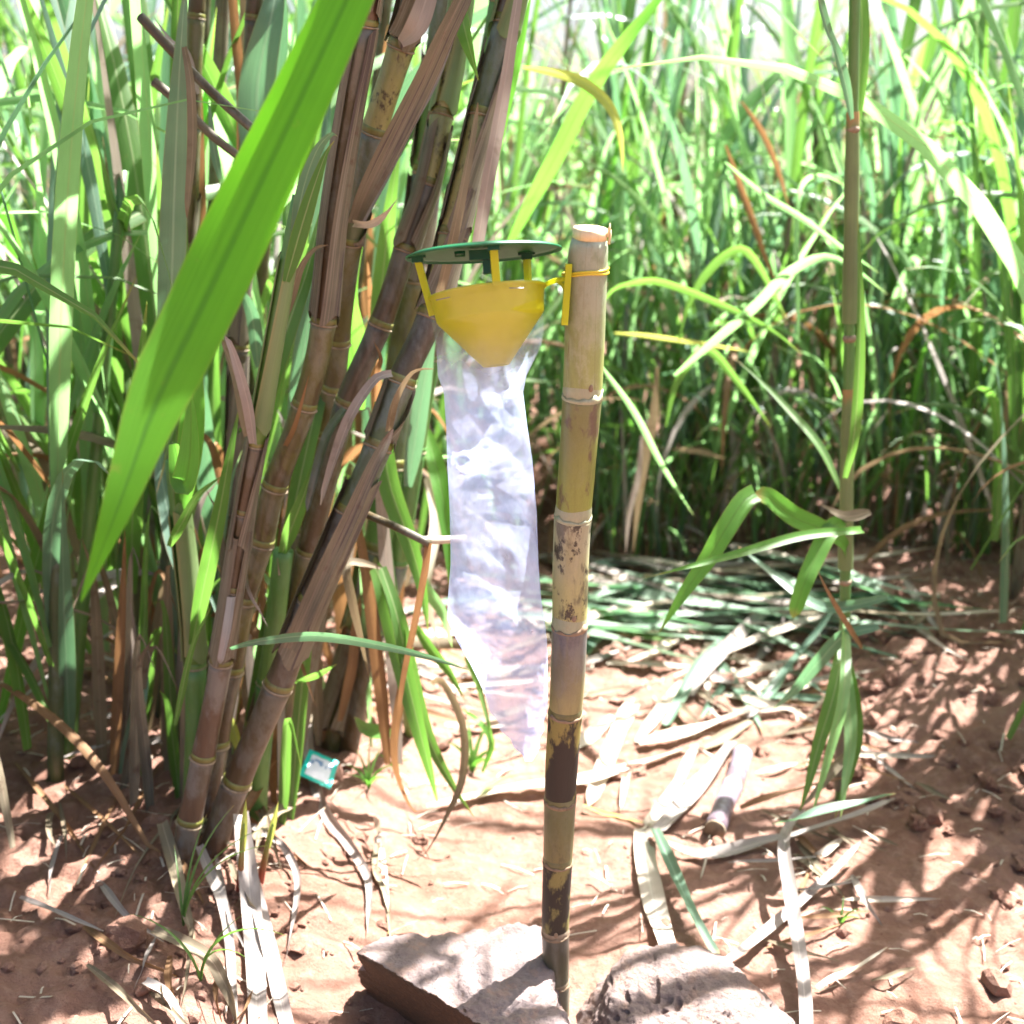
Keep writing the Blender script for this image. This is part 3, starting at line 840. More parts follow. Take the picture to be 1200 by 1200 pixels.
cane("broad stump like old cane with peeling orange tan base to the right of the clump",
     [(392, 850, 2.35), (408, 800, 2.34), (428, 730, 2.33), (446, 640, 2.32), (458, 540, 2.32), (468, 450, 2.32), (480, 350, 2.32), (500, 200, 2.32), (520, 0, 2.3), (550, -250, 2.3)],
     (46, 26), [735, 640, 545, 450, 330, 200, 80, -50], ['cane_olive', 'cane_green', 'young_stalk', 'cane_green'],
     sheaths=[(850, 745, 'sheath', 0.05), (735, 640, 'sheath_green', .2), (320, 200, 'sheath', .2), (190, 60, 'sheath', .2)],
     leaves=[([(398, 845, 2.28), (412, 780, 2.26), (418, 720, 2.25), (440, 660, 2.24)], 14, 'dry_brown', .5, .9)])
cane("slim pale green cane rising just left of the bag",
     [(425, 800, 2.3), (440, 740, 2.28), (462, 680, 2.26), (478, 590, 2.24), (490, 510, 2.23), (505, 420, 2.22), (520, 330, 2.2), (545, 200, 2.2), (575, 50, 2.2), (610, -150, 2.2), (650, -380, 2.2)],
     (24, 20), [740, 660, 530, 420, 250, 120, 0], ['cane_brown', 'cane_green', 'young_stalk', 'young_stalk'],
     node_mat='young_stalk',
     leaves=[([(478, 570, 2.2), (492, 480, 2.17), (503, 420, 2.15), (512, 380, 2.14)], 22, 'leaf_blue', .2, .2),
             ([(553, 300, 2.15), (566, 230, 2.13), (585, 150, 2.12), (606, 70, 2.12), (625, -20, 2.12)], 17, 'leaf_bright', .3),
             ([(538, 5, 1.9), (546, 40, 1.85), (554, 70, 1.84), (561, 95, 1.84)], 22, 'leaf', .5, .9)])

for lab, x0, x1, Y, mt in (("slim brown cane behind the reddish cane, first of the shaded ones", 262, 300, 2.25, 'cane_brown'), ("dark olive cane standing in shade behind the crossing blades of the clump", 345, 420, 2.35, 'cane_olive'),
                           ("shaded straight cane at the far left behind the pale green shoot", 205, 232, 2.3, 'cane_olive')):
    fy = 850 - (Y - 2.2) * 200
    cane(lab, [(x0, fy, Y), (x0 + (x1 - x0) * .3, fy * .7, Y - .01), (x0 + (x1 - x0) * .6, fy * .35, Y - .02), (x1, -20, Y - .03), (x1 + 30, -350, Y - .05)], (23, 20), [fy - 70, fy - 150, fy - 240, fy - 330, fy - 430, fy - 540, 150, 20, -120],
         [mt, mt, 'cane_brown'], sheaths=[(fy - 240, fy - 420, 'sheath', .2), (fy - 440, fy - 600, 'sheath', .2)])

# leaves and stalks further back in the clump, partly beyond the left edge
back = root('sugarcane_plant', "dense leafy cane stool behind the left clump with blue green blades and brown stems", 'sugarcane plant', G(250, 800))
def bl(pts, w, mt, tw=0.0, te=None, **k): leaf_of(back, pts, w, mt, tw, te, **k)
bl([(322, 260, 2.2), (306, 180, 2.2), (302, 100, 2.2), (318, 20, 2.2), (335, -60, 2.25)], 46, 'leaf_blue', 0.1, .2, fold=.3, base=.4)
bl([(318, 230, 2.3), (322, 120, 2.3), (330, 40, 2.3), (330, -50, 2.3)], 30, 'leaf_blue', -0.4, -.2)
bl([(290, 190, 2.4), (260, 120, 2.35), (230, 60, 2.3), (205, 15, 2.3), (180, -30, 2.3)], 26, 'leaf', .4, .2)
bl([(198, 470, 2.0), (202, 300, 1.95), (207, 150, 1.92), (213, 40, 1.9), (220, -40, 1.9)], 32, 'leaf_blue', .2, .4)
bl([(206, 520, 2.1), (212, 400, 2.1), (214, 250, 2.1), (208, 160, 2.1)], 16, 'leaf', .5)
bl([(258, 210, 2.1), (250, 170, 2.1), (246, 130, 2.1), (243, 118, 2.1)], 10, 'leaf_blue')
bl([(250, 330, 2.6), (240, 200, 2.6), (250, 60, 2.6), (265, -20, 2.6)], 28, 'leaf_field')
bl([(232, 110, 2.0), (218, 62, 1.98), (200, 48, 1.96), (180, 20, 1.96)], 10, 'dry_grey', .8)
bl([(216, 55, 1.9), (224, 100, 1.88), (226, 170, 1.87), (219, 255, 1.87)], 14, 'dry', .2, .6, tip=.6, peak=.5)
bl([(281, 210, 2.3), (284, 120, 2.3), (276, 40, 2.3), (270, -40, 2.3)], 13, 'dry_brown', .2, tip=.6)
bl([(292, 200, 2.35), (292, 120, 2.35), (290, 40, 2.35), (288, -40, 2.35)], 20, 'dry', .2, tip=.6)
bl([(232, 480, 2.3), (236, 330, 2.3), (232, 150, 2.3), (225, -40, 2.3)], 14, 'dry_brown', .2, tip=.7)
bl([(303, 430, 2.2), (295, 370, 2.15), (280, 340, 2.1), (266, 322, 2.1)], 18, 'leaf_blue', .6)
bl([(300, 560, 2.3), (322, 440, 2.25), (345, 330, 2.25), (356, 220, 2.25), (360, 90, 2.3)], 26, 'leaf')
bl([(340, 560, 2.3), (352, 440, 2.25), (372, 300, 2.25), (382, 170, 2.25), (385, 60, 2.3)], 24, 'leaf_blue')
bl([(420, 480, 2.2), (412, 400, 2.15), (404, 350, 2.1), (415, 290, 2.1), (440, 220, 2.1)], 34, 'leaf_bright', .1, .3)
bl([(440, 420, 2.3), (448, 330, 2.25), (458, 240, 2.2), (470, 160, 2.2)], 22, 'leaf')
bl([(250, 620, 2.4), (243, 540, 2.35), (238, 460, 2.3), (235, 420, 2.3)], 24, 'leaf_blue', .1)
bl([(262, 580, 2.3), (250, 530, 2.2), (238, 510, 2.15), (228, 512, 2.1)], 11, 'dry_brown', .8)
bl([(330, 500, 2.2), (340, 540, 2.1), (352, 545, 2.05), (374, 533, 2.0)], 8, 'leaf', .8)
bl([(205, 520, 1.75), (215, 565, 1.75), (222, 540, 1.7), (224, 490, 1.66), (222, 450, 1.64)], 28, 'leaf_bright', .2, fold=.6)
for i in range(46):
    px = random.uniform(60, 470); Y = random.uniform(2.4, 3.6)
    b = (px, random.uniform(620, 800) - 60 * (Y - 2.4), Y)
    lean = random.uniform(-60, 90)
    top = random.uniform(-150, 330)
    mt = random.choice(['leaf', 'leaf', 'leaf_field', 'leaf_blue', 'leaf_bright', 'dry', 'dry_brown', 'leaf_field'])
    bl([b, (px + lean * .3, b[1] * .66 + top * .33, Y + random.uniform(-.1, .1)), (px + lean * .7, b[1] * .33 + top * .66, Y - .05), (px + lean * random.uniform(1, 1.6), top, Y - random.uniform(0, .3))],
       random.uniform(14, 28), mt, random.uniform(-.8, .8), random.uniform(-.8, .8))
for i, (px, py, tx, Y) in enumerate(((215, 790, 240, 2.7), (235, 800, 262, 2.55), (280, 760, 330, 2.7), (345, 740, 430, 2.8), (380, 720, 455, 3.0))):
    P = catmull([W(px, py, Y) - Vector((0, 0, .05)), W((px * 2 + tx) / 3, py * .66 - 20, Y), W(tx, -20, Y - .05), W(tx + 30, -300, Y - .1)], 40)
    mb = MB(); ring_tube(mb, P, [0.017 - 0.004 * k / 39 for k in range(40)], 12)
    part('stem', mb, M[['cane_brown', 'sheath', 'cane_olive', 'sheath'][i % 4]], back)

for i in range(60):
    px = random.uniform(150, 470); Y = random.uniform(2.15, 2.7)
    by_ = 900 - (Y - 2.15) * 190
    top = random.uniform(480, 720); lean = random.uniform(-50, 60)
    bl([(px, by_, Y), (px + lean * .3, by_ * .6 + top * .4, Y), (px + lean, top, Y - random.uniform(0, .1)), (px + lean * 1.8, top + random.uniform(-40, 90), Y - random.uniform(0, .2))],
       random.uniform(8, 20), random.choice(['leaf', 'dry', 'dry', 'dry_brown', 'dry_grey', 'leaf_field', 'dry_brown']), random.uniform(-.8, .8), random.uniform(-.8, .8))
for i in range(44):
    px = random.uniform(120, 345); Y = random.uniform(1.98, 2.25)
    fy = 985 - (Y - 1.95) * 330; top = fy - random.uniform(120, 330); lean = random.uniform(-25, 60)
    bl([(px, fy, Y), (px + lean * .3, fy * .6 + top * .4, Y), (px + lean * .8, top, Y - .03), (px + lean * 1.1 + random.uniform(-25, 25), top + random.uniform(-60, 60), Y - .08)],
       random.uniform(9, 20), random.choice(['dry', 'dry', 'dry_grey', 'dry_brown', 'leaf', 'leaf', 'leaf_blue', 'sheath']), random.uniform(-.8, .8), random.uniform(-.8, .8))
def stick(label, pts, w, mt, name='dry_stick', cat='stick', taper=0.6):
    P = catmull([W(*p) for p in pts], 20)
    r = wpx(w, P[0]) / 2
    mb = MB(); ring_tube(mb, P, [r * (1 - (1 - taper) * i / 19) for i in range(20)], 10)
    return single(name, mb, M[mt], label, cat, P[0])
stick("brown dry stalk slanting down behind the big bright leaf at upper left", [(165, 20, 1.95), (200, 58, 1.93), (232, 92, 1.92), (270, 128, 1.9), (312, 165, 1.88)], 12, 'cane_brown', taper=.9)
stick("thinner brown stalk slanting parallel below the other at upper left", [(180, 95, 2.0), (215, 125, 2.0), (250, 160, 2.0), (295, 195, 2.0)], 11, 'sheath', taper=.9)

# the big bright leaf close to the camera
lp = [W(*p) for p in ((95, 705, 0.98), (140, 590, 1.0), (182, 475, 1.04), (232, 370, 1.08), (296, 235, 1.11), (360, 100, 1.13), (411, -10, 1.15), (455, -110, 1.18), (500, -260, 1.25), (560, -420, 1.4))]
P = catmull(lp, 40)
mb = MB()
wid = [wpx(w, P[i]) for i, w in enumerate(np.interp(np.linspace(0, 1, 40), [0, .08, .2, .32, .45, .6, .8, 1], [2, 36, 76, 82, 70, 56, 44, 20]))]
ribbon(mb, P, wid, face_side(0.05, 0.1, n=40), 0.16, 0.03, across=8)
single('sugarcane_leaf', mb, M['leaf_big'], "very large bright green translucent leaf crossing the upper left in front of the canes", 'leaf', P[0])

# dry sticks, hanging leaves and the leaves between clump and bag
b3 = root('sugarcane_plant', "low leafy cane shoot with drooping green blades left of the bag", 'sugarcane plant', G(480, 830))
def b3l(pts, w, mt, tw=0.0, te=None, **k): leaf_of(b3, pts, w, mt, tw, te, **k)
b3l([(447, 470, 2.1), (455, 560, 2.05), (480, 635, 2.0), (495, 690, 1.98), (502, 742, 1.97)], 27, 'leaf', .3, .1, base=.6)
b3l([(440, 665, 2.05), (450, 690, 2.0), (468, 760, 1.97), (490, 850, 1.93), (503, 900, 1.92), (514, 945, 1.92)], 27, 'leaf', .2, .4, base=.6)
b3l([(447, 665, 2.0), (465, 720, 1.97), (478, 780, 1.97), (500, 860, 1.98), (530, 920, 1.99), (556, 958, 2.0)], 20, 'leaf', -.5, -.2, base=.6)
b3l([(485, 730, 2.2), (505, 760, 2.15), (525, 785, 2.1), (545, 820, 2.05)], 14, 'leaf', .4)
b3l([(500, 505, 2.4), (515, 560, 2.3), (524, 620, 2.25), (527, 690, 2.2)], 22, 'leaf_bright', .1)
b3l([(485, 660, 2.3), (500, 690, 2.25), (520, 720, 2.2), (530, 760, 2.2)], 16, 'leaf_field', .3)
b3l([(505, 800, 2.1), (520, 800, 2.05), (543, 850, 2.0), (543, 910, 1.97), (526, 953, 1.95), (499, 1000, 1.93), (476, 1013, 1.92)], 13, 'dry', .3, 1.3, ruffle=.2)
b3l([(480, 745, 2.05), (473, 800, 2.0), (463, 867, 1.98), (467, 910, 1.98), (486, 950, 1.99), (510, 945, 2.0)], 14, 'dry_brown', .3, 1.0)
b3l([(460, 860, 2.3), (430, 855, 2.25), (415, 840, 2.2)], 18, 'leaf_bright', .6)
b3l([(500, 560, 2.6), (512, 610, 2.5), (500, 690, 2.4), (515, 760, 2.4)], 16, 'dry_pale', .4)
b3l([(545, 770, 2.3), (560, 800, 2.2), (572, 845, 2.1), (580, 880, 2.1)], 8, 'leaf', .4)
b3l([(565, 905, 2.1), (575, 870, 2.1), (560, 845, 2.1), (540, 830, 2.15)], 10, 'leaf_bright', .8)
P = catmull([G(480, 860), W(470, 760, 2.3), W(452, 640, 2.2), W(446, 480, 2.1)], 20)
mb = MB(); ring_tube(mb, P, [0.012] * 20, 10); part('stem', mb, M['young_stalk'], b3)

o = root('bent_dry_leaf', "brown dry leaf midrib snapped at a sharp bend left of the bag", 'dry leaf', W(428, 602, 1.9))
P = catmull([W(400, 588, 1.92), W(428, 602, 1.9), W(465, 618, 1.86), W(503, 637, 1.83)], 14)
mb = MB(); ring_tube(mb, P, [0.0065] * 14, 10); part('upper_half', mb, M['cane_brown'], o)
P = catmull([W(503, 636, 1.83), W(499, 670, 1.83), W(488, 730, 1.84), (W(474, 800, 1.85)), W(464, 880, 1.87)], 20)
mb = MB(); ribbon(mb, P, blade_profile(20, .0125, .9, .5, .5), face_side(.2, 1.0, n=20), .8); part('hanging_half', mb, M['dry_brown'], o)
stick("pink straw stalk poking out between the bent leaf and the bag", [(497, 633, 1.9), (515, 633, 1.92), (545, 631, 1.95)], 10, 'dry_pale', taper=.9)
def hang(label, pts, w, mt, tw=0.0, te=None, name='hanging_leaf', **k):
    n = 24
    P = catmull([W(*p) for p in pts], n)
    mb = MB(); ribbon(mb, P, blade_profile(n, wpx(w * .88, P[n // 3]), k.get('base', .25), k.get('tip', .0), k.get('peak', .4)), face_side(tw, te, n=n), k.get('fold', .3), k.get('ruffle', .08))
    return single(name, mb, M[mt], label, 'leaf', P[0], k.get('group'))
hang("blue green leaf lying almost level across the foot of the canes", [(270, 760, 1.70), (300, 752, 1.68), (370, 745, 1.66), (450, 757, 1.66), (510, 772, 1.68), (552, 786, 1.7)], 15, 'leaf_blue', .5, .3, base=.3)
hang("tan dry leaf folded over and hanging to a point near the broad stump", [(447, 666, 2.0), (425, 660, 1.97), (407, 663, 1.95), (414, 705, 1.93), (424, 750, 1.93), (434, 800, 1.94)], 15, 'dry', .3, .8)
hang("pale green leaf tip low behind the leaning cane", [(345, 800, 1.95), (372, 790, 1.92), (395, 778, 1.9)], 11, 'leaf', .7, .5)
hang("short yellow dead leaf stuck between the red canes near the ground", [(268, 835, 1.98), (274, 855, 1.95), (286, 895, 1.93)], 17, 'leaf_yellow', .4, .4)

# ------------------------------------------------------------------ the stake
sk_path = [(652, 1225, 1.575), (652, 1190, 1.57), (652, 1150, 1.565), (651, 1080, 1.553), (654, 1000, 1.54), (658, 900, 1.525), (666, 780, 1.505), (669.5, 640, 1.485), (676, 550, 1.47), (683, 450, 1.455), (688, 320, 1.437), (692, 267, 1.43)]
SW = [(265, 41), (277, 43), (292, 47), (320, 48), (450, 47), (550, 44), (640, 43), (780, 41), (900, 38.5), (1000, 35), (1080, 33), (1150, 31), (1225, 30)]
sp_pts = [W(*p) for p in sk_path]
S = catmull(sp_pts, 500)
rows = [proj(p)[1] for p in S]
def srad(i):
    return wpx(float(np.interp(rows[i], [a for a, b in SW], [b for a, b in SW])), S[i]) / 2
SR = [srad(i) for i in range(500)]
stake = root('cane_stake', "upright cut cane stake with mottled joints carrying the trap", 'stake', S[0])
def idx(py): return min(range(500), key=lambda i: abs(rows[i] - py))
secs = [(1225, 1152, 'st8'), (1152, 1093, 'st7'), (1093, 1009, 'st6'), (1009, 938, 'st5'), (938, 836, 'st4'), (836, 733, 'st3'), (733, 605, 'st2'), (605, 464, 'st1'), (464, 279, 'st0')]
for k, (ya, yb, mt) in enumerate(secs):
    a, b = idx(ya), idx(yb)
    nseg = 26
    seg = catmull(S[a:b + 1], nseg); rr = []
    for i in range(nseg):
        t = i / (nseg - 1)
        base = SR[int(a + (b - a) * t)]
        if k < 8:
            sh = 0.955 + 0.035 * math.sin(t * math.pi * .9) ** .5 + 0.045 * t ** 8     # flares under the lip at its top
            if t < 0.1: sh -= 0.03 * (1 - t / 0.1)
        else:
            sh = 0.975 + 0.01 * math.sin(t * math.pi)
            if t > 0.93: sh -= 0.05 * ((t - 0.93) / 0.07) ** 2
        rr.append(base * sh)
    mb = MB(); ph = random.random() * 6
    ring_tube(mb, seg, rr, 40, wob=lambda i, th: 1 + 0.012 * math.sin(2 * th + ph))
    part('internode', mb, M[mt], stake)
    if k < 8:
        # ragged scar lip left by the torn sheath
        nd = S[b]; t = (S[b + 3] - S[b - 3]).normalized(); r = SR[b]
        a_ = t.cross(Vector((0, -1, 0))).normalized(); b_ = a_.cross(t).normalized()
        vs = []; sg = 48; o_ = random.random() * 20
        big = {464: 1, 733: 1, 938: 1.6}.get(yb, 0)
        for row in range(4):
            for j in range(sg):
                th = 2 * math.pi * j / sg
                jag = 0.0035 * mn.noise(Vector((math.cos(th) * 2.5 + o_, math.sin(th) * 2.5, 0))) + 0.0012 * mn.noise(Vector((math.cos(th) * 12 + o_, math.sin(th) * 12, 0)))
                if big: jag += big * 0.005 * max(0, math.sin(th * 1 + 1.2 * big)) ** 3
                rr_ = (r * 0.99, r * 1.035, r * 1.035, r * 0.985)[row]
                z = (-0.0035, -0.002, 0.0025 + jag * 1.4, 0.0018 + jag * 1.2)[row]
                vs.append(nd + (a_ * math.cos(th) + b_ * math.sin(th)) * rr_ + t * z)
        fs = [(q * sg + j, q * sg + (j + 1) % sg, (q + 1) * sg + (j + 1) % sg, (q + 1) * sg + j) for q in range(3) for j in range(sg)]
        mb = MB(); mb.add(vs, fs)
        part('node_lip', mb, M['cane_scar' if k < 6 else 'st_band'], stake)
        # pale root band just above the lip
        i2 = min(b + (8 if k > 4 else 5), 499)
        seg = catmull(S[b:i2], 6)
        mb = MB(); ring_tube(mb, seg, [SR[b] * q for q in (.985, 1.0, 1.0, .995, .985, .965)], 40, cap=False)
        part('root_band', mb, M['st_band' if k > 4 else ('cane_scar' if k in (0, 1) else 'st5')], stake)
a = idx(279)
seg = S[a:]; mb = MB()
ring_tube(mb, [seg[0], seg[len(seg) // 2], seg[-1]], [SR[a] * .93, SR[a] * .93, SR[a] * .90], 40, wob=lambda i, th: 1 + 0.02 * math.sin(4 * th))
peeled = part('peeled_top', mb, M['st_peel'], stake)
for (dx, dz, l) in ((0.9, 0.002, .005), (0.95, -0.006, .006), (0.2, 0.0, .005), (-.7, 0.0, .005)):   # splinters at the cut
    p = S[-1] + Vector((SR[a] * dx, -SR[a] * .3, dz)); mb = MB()
    ring_tube(mb, [p - Vector((0, 0, .012)), p + Vector((.002, 0, -.002)), p + Vector((l * .5 * (1 if dx > 0 else -1), 0, l * .7))], [.0018, .0014, .0003], 6)
    part('splinter', mb, M['st_peel'], peeled)
# bud on the front of some joints
for py, off in ((1088, .0), (452, .35), (720, .2)):
    i = idx(py); p = S[i] + Vector((SR[i] * off, -SR[i] * math.sqrt(1 - off * off), 0)); mb = MB()
    vs, fs = ICO2
    mb.add([p + Vector((v.x * .003, v.y * .0016, v.z * .0045 * (1.3 if v.z > 0 else .8))) for v in vs], fs)
    part('bud', mb, M['cane_scar'], stake)

# ------------------------------------------------------------------ the funnel trap
TC = W(571, 341, 1.435)                       # centre of the funnel's rim
rot = Matrix.Rotation(R(-7), 3, 'Y') @ Matrix.Rotation(R(-12.5), 3, 'X')
tx, ty, tz = rot @ Vector((1, 0, 0)), rot @ Vector((0, 1, 0)), rot @ Vector((0, 0, 1))
U = depth(TC) / F                             # metres per picture pixel at the trap
def T(x, y, z): return TC + tx * x + ty * y + tz * z
trap = root('funnel_trap', "insect trap with green lid, yellow funnel and long clear bag hung beside the stake", 'insect trap', TC)
def lathe(mb, prof, seg=72, c=(0, 0), frame=None):
    vs = []
    tf = frame or T
    for (r, z) in prof:
        for j in range(seg):
            th = 2 * math.pi * j / seg
            vs.append(tf(c[0] + r * math.cos(th), c[1] + r * math.sin(th), z))
    n = len(prof)
    fs = [(i * seg + j, i * seg + (j + 1) % seg, (i + 1) * seg + (j + 1) % seg, (i + 1) * seg + j) for i in range(n - 1) for j in range(seg)]
    if prof[0][0] < 1e-5 or True:
        pass
    mb.add(vs, fs)
RF = 68 * U
mb = MB()
lathe(mb, [(RF, 0), (RF + .0018, -.0005), (RF + .0018, -.003), (RF * .985, -.004), (RF * .93, -.030), (RF * .90, -.033), (15.5 * U, -.086), (13.8 * U, -.086), (RF * .885, -.031), (RF * .96, -.004), (RF, 0)])
funnel = part('funnel', mb, M['yellow'], trap)
# lid: shallow saucer with a turned rim, tilted a little differently from the funnel
LC = W(566.5, 294, 1.435)
rotl = Matrix.Rotation(R(-4), 3, 'Y') @ Matrix.Rotation(R(-9.5), 3, 'X')
lx, ly, lz = rotl @ Vector((1, 0, 0)), rotl @ Vector((0, 1, 0)), rotl @ Vector((0, 0, 1))
def TL(x, y, z): return LC + lx * x + ly * y + lz * z
RL = 91 * U
mb = MB()
lathe(mb, [(.0005, .0055), (RL * .5, .0045), (RL * .9, .001), (RL, -.0022), (RL, -.0042), (RL * .985, -.0042), (RL * .975, -.0015), (RL * .88, -.0015), (RL * .5, .002), (.0005, .003)], 96, frame=TL)
lid = part('lid', mb, M['lid'], trap)
legs = [(178, 1.0), (281, 1.0), (46, 1.0)]
for ang, _ in legs:
    c, s = math.cos(R(ang)), math.sin(R(ang))
    foot = T(RF * 1.01 * c, RF * 1.01 * s, -.004)
    head = TL(RF * 1.03 * c + (.0015 if ang < 90 else 0), RF * 1.03 * s, -.006)
    if ang == 178:
        foot = T(RF * 1.0 * c + .001, 0, -.020); head = TL(-RF * 1.13, 0, -.006)
    ax = (head - foot).normalized(); sx = Vector((c, s, 0)).cross(ax).normalized(); sy = ax.cross(sx)
    mb = MB(); mid = (foot + head) / 2
    box(mb, mid, sx, sy, ax, .0042 if ang != 178 else .003, .0022 if ang != 178 else .004, (head - foot).length / 2)
    part('leg', mb, M['yellow'], trap, smooth=False)
    mb = MB(); box(mb, head + ax * .002, lx, ly, lz, .0065, .0055, .004)
    box(mb, head + ax * .0045, lx, ly, lz, .010, .004, .0015)
    part('leg_socket', mb, M['lid_dark'], lid, smooth=False)
mb = MB(); box(mb, TL(-.002, -.012, -.006), lx, ly, lz, .014, .008, .0055); box(mb, TL(.004, -.010, -.017), lx, ly, lz, .0055, .005, .010)
part('lure_holder', mb, M['lid_dark'], lid, smooth=False)
mb = MB(); lathe(mb, [(.0005, -.007), (.006, -.007), (.006, -.001), (.0005, -.001)], 20, c=(-.026, -.02), frame=TL)
part('stud', mb, M['lid_dark'], lid)
# bracket to the stake
rim_r = T(RF * .97, -.002, -.002)
plate = W(664, 344, 1.425)
mb = MB()
ringp = catmull([rim_r, W(650, 329, 1.43), W(662, 327, 1.425)], 8)
ring_tube(mb, ringp, [.0028] * 8, 8)
ring_tube(mb, catmull([W(652, 329, 1.43), W(660, 334, 1.426), W(664, 345, 1.425)], 6), [.0022] * 6, 8)
part('bracket_arm', mb, M['yellow'], trap)
pu = (W(667, 309, 1.424) - W(662, 380, 1.424)).normalized()
mb = MB(); box(mb, (W(666.5, 309, 1.424) + W(661.5, 380, 1.424)) / 2, Vector((1, 0, 0)), Vector((0, 1, 0)), pu, .0036, .009, .5 * (W(667, 309, 1.424) - W(662, 380, 1.424)).length)
part('bracket_plate', mb, M['yellow'], trap, smooth=False)
for (x, y, a) in ((519, 350, 12), (605.5, 337.5, 0)):
    p = W(x, y, 1.355 if x > 560 else 1.375)
    c, s = math.cos(R(a)), math.sin(R(a)); mb = MB()
    q = .0075
    pa, pb = p - Vector((c * q, 0, s * q)), p + Vector((c * q, 0, s * q))
    back_ = Vector((0, .006, 0))
    ring_tube(mb, [pa + back_, pa, pa + (pb - pa) * .02, pb - (pb - pa) * .02, pb, pb + back_], [.0005] * 6, 6)
    part('staple', mb, M['steel'], funnel)

# the bag
bag_rows = [(342, 502, 638), (352, 501, 639), (370, 505, 637), (390, 509, 637), (405, 511, 634), (420, 512, 627), (440, 513, 617), (460, 520, 613), (500, 523, 618), (540, 524, 624), (600, 527, 629),
            (660, 528, 631), (700, 525, 634), (725, 524, 638), (750, 535, 641), (780, 552, 642), (800, 562, 642), (818, 570, 642), (834, 574, 641), (846, 584, 637), (856, 586, 638), (866, 598, 632), (876, 602, 633), (884, 612, 629), (892, 615, 624)]
_cr = random.Random(21)
FOLDS = [[(_cr.uniform(0, 3.14), _cr.uniform(.5, 2.2) * (1 + k * .35), _cr.random(), _cr.uniform(-.5, 1), _cr.uniform(0, 4.4), 1 / (1 + k * .45)) for k in range(9)] for _ in range(2)]
def crumple(x, y, side):
    """sum of sharp pleats, each strong over its own stretch of the bag"""
    wx = x + .25 * mn.noise(Vector((x * 1.5, y * 1.2, side * 7))); wy = y + .25 * mn.noise(Vector((x * 1.5 + 9, y * 1.2, side * 7)))
    h = 0
    for k, (a, f, ph, bx, by_, am) in enumerate(FOLDS[side]):
        v_ = (wx * math.cos(a) + wy * math.sin(a)) * f + ph
        g = abs((v_ % 1) - .5) * 4 - 1
        loc = math.exp(-((y - by_) / .9) ** 2)
        h += am * g * (.25 + loc) / f * 1.25
    if y > 1.6:                       # shallow level pleats of the lower half
        v_ = (wy - .28 * wx) * 1.55 + .2
        h += min(1, (y - 1.6) * 1.5) * (abs((v_ % 1) - .5) ** .6 * 2.2 - 1) * .55
    h += .08 * (1 - 3 * abs(mn.noise(Vector((wx * 5, wy * 4, side * 3 + 1))))) + .03 * (1 - 3 * abs(mn.noise(Vector((wx * 12, wy * 11, side * 3 + 2)))))
    return h
NR, NC = 300, 170
yy = np.linspace(0, 1, NR)
by = [r[0] for r in bag_rows]; blx = [r[1] for r in bag_rows]; brx = [r[2] for r in bag_rows]
vs = []; uvv = []
for i in range(NR):
    t = yy[i]; py = 342 + (892 - 342) * t
    lx_ = float(np.interp(py, by, blx)); rx_ = float(np.interp(py, by, brx))
    Yb = 1.435 + 0.012 * math.sin(t * 4)
    tilt = max(0, 1 - t / 0.12)                   # the mouth follows the tilted funnel, then hangs level
    c = W((lx_ + rx_) / 2, py, Yb); hw = (rx_ - lx_) / 2 * depth(c) / F
    thick = hw * float(np.interp(t, [0, .06, .15, .24, .4, 1], [1.10, 1.09, .72, .48, .36, .26]))
    if t < .06: hw *= 1.0
    for j in range(NC):
        th = 2 * math.pi * j / NC
        cx, sy_ = math.cos(th), math.sin(th)
        # pointed sides where the two films are welded
        x = hw * cx; y = thick * sy_ * (abs(sy_) ** (0.25 * min(1, t * 5)))
        amp = min(1, max(0, t - .08) * 7) * 0.0095 * (1 if t < .9 else (1 - t) * 10)
        fz = crumple(x / .13, t * 4.4, 0 if sy_ > 0 else 1) * amp
        y += fz * (1 if sy_ >= 0 else -1) * abs(sy_) ** .5
        p = Vector((c.x + x, c.y + y, c.z))
        if tilt > 0:
            lp_ = T(x, y, 0) - T(0, 0, 0)
            # tilted offset blended with the level one
            p = p.lerp(c + Vector((x, lp_.y if abs(y) > 0 else 0, y * -math.sin(R(12.5)) + x * math.sin(R(7)))), tilt)
        vs.append(p); uvv.append((j / NC, t))
fs = []; uv = []
for i in range(NR - 1):
    for j in range(NC):
        j2 = (j + 1) % NC
        fs.append((i * NC + j, i * NC + j2, (i + 1) * NC + j2, (i + 1) * NC + j))
        uv.append([(j / NC, yy[i]), ((j + 1) / NC, yy[i]), ((j + 1) / NC, yy[i + 1]), (j / NC, yy[i + 1])])
mb = MB(); mb.add(vs, fs, uv)
part('collection_bag', mb, M['film'], trap, label="long crumpled clear plastic bag with milky folds")

# wire tie round the stake
i0 = idx(320)
tie = root('wire_tie', "yellow wire wound twice round the top of the stake to hold the trap", 'wire', S[i0])
for k, (dz, tl) in enumerate(((-.0015, .05), (.0012, .12))):
    pts = []
    for j in range(41):
        th = 2 * math.pi * j / 40
        r = SR[i0] * 1.03
        ext = 0.004 * max(0, -math.cos(th)) ** 4
        pts.append(S[i0] + Vector(((r + ext) * math.cos(th), r * math.sin(th), dz + tl * r * math.cos(th) + .0008 * math.sin(3 * th + k))))
    mb = MB(); ring_tube(mb, pts, [.0015] * 41, 8, cap=False, frame0=Vector((0.01, 0.02, 1)))
    part('wire_loop', mb, M['wire'], tie)

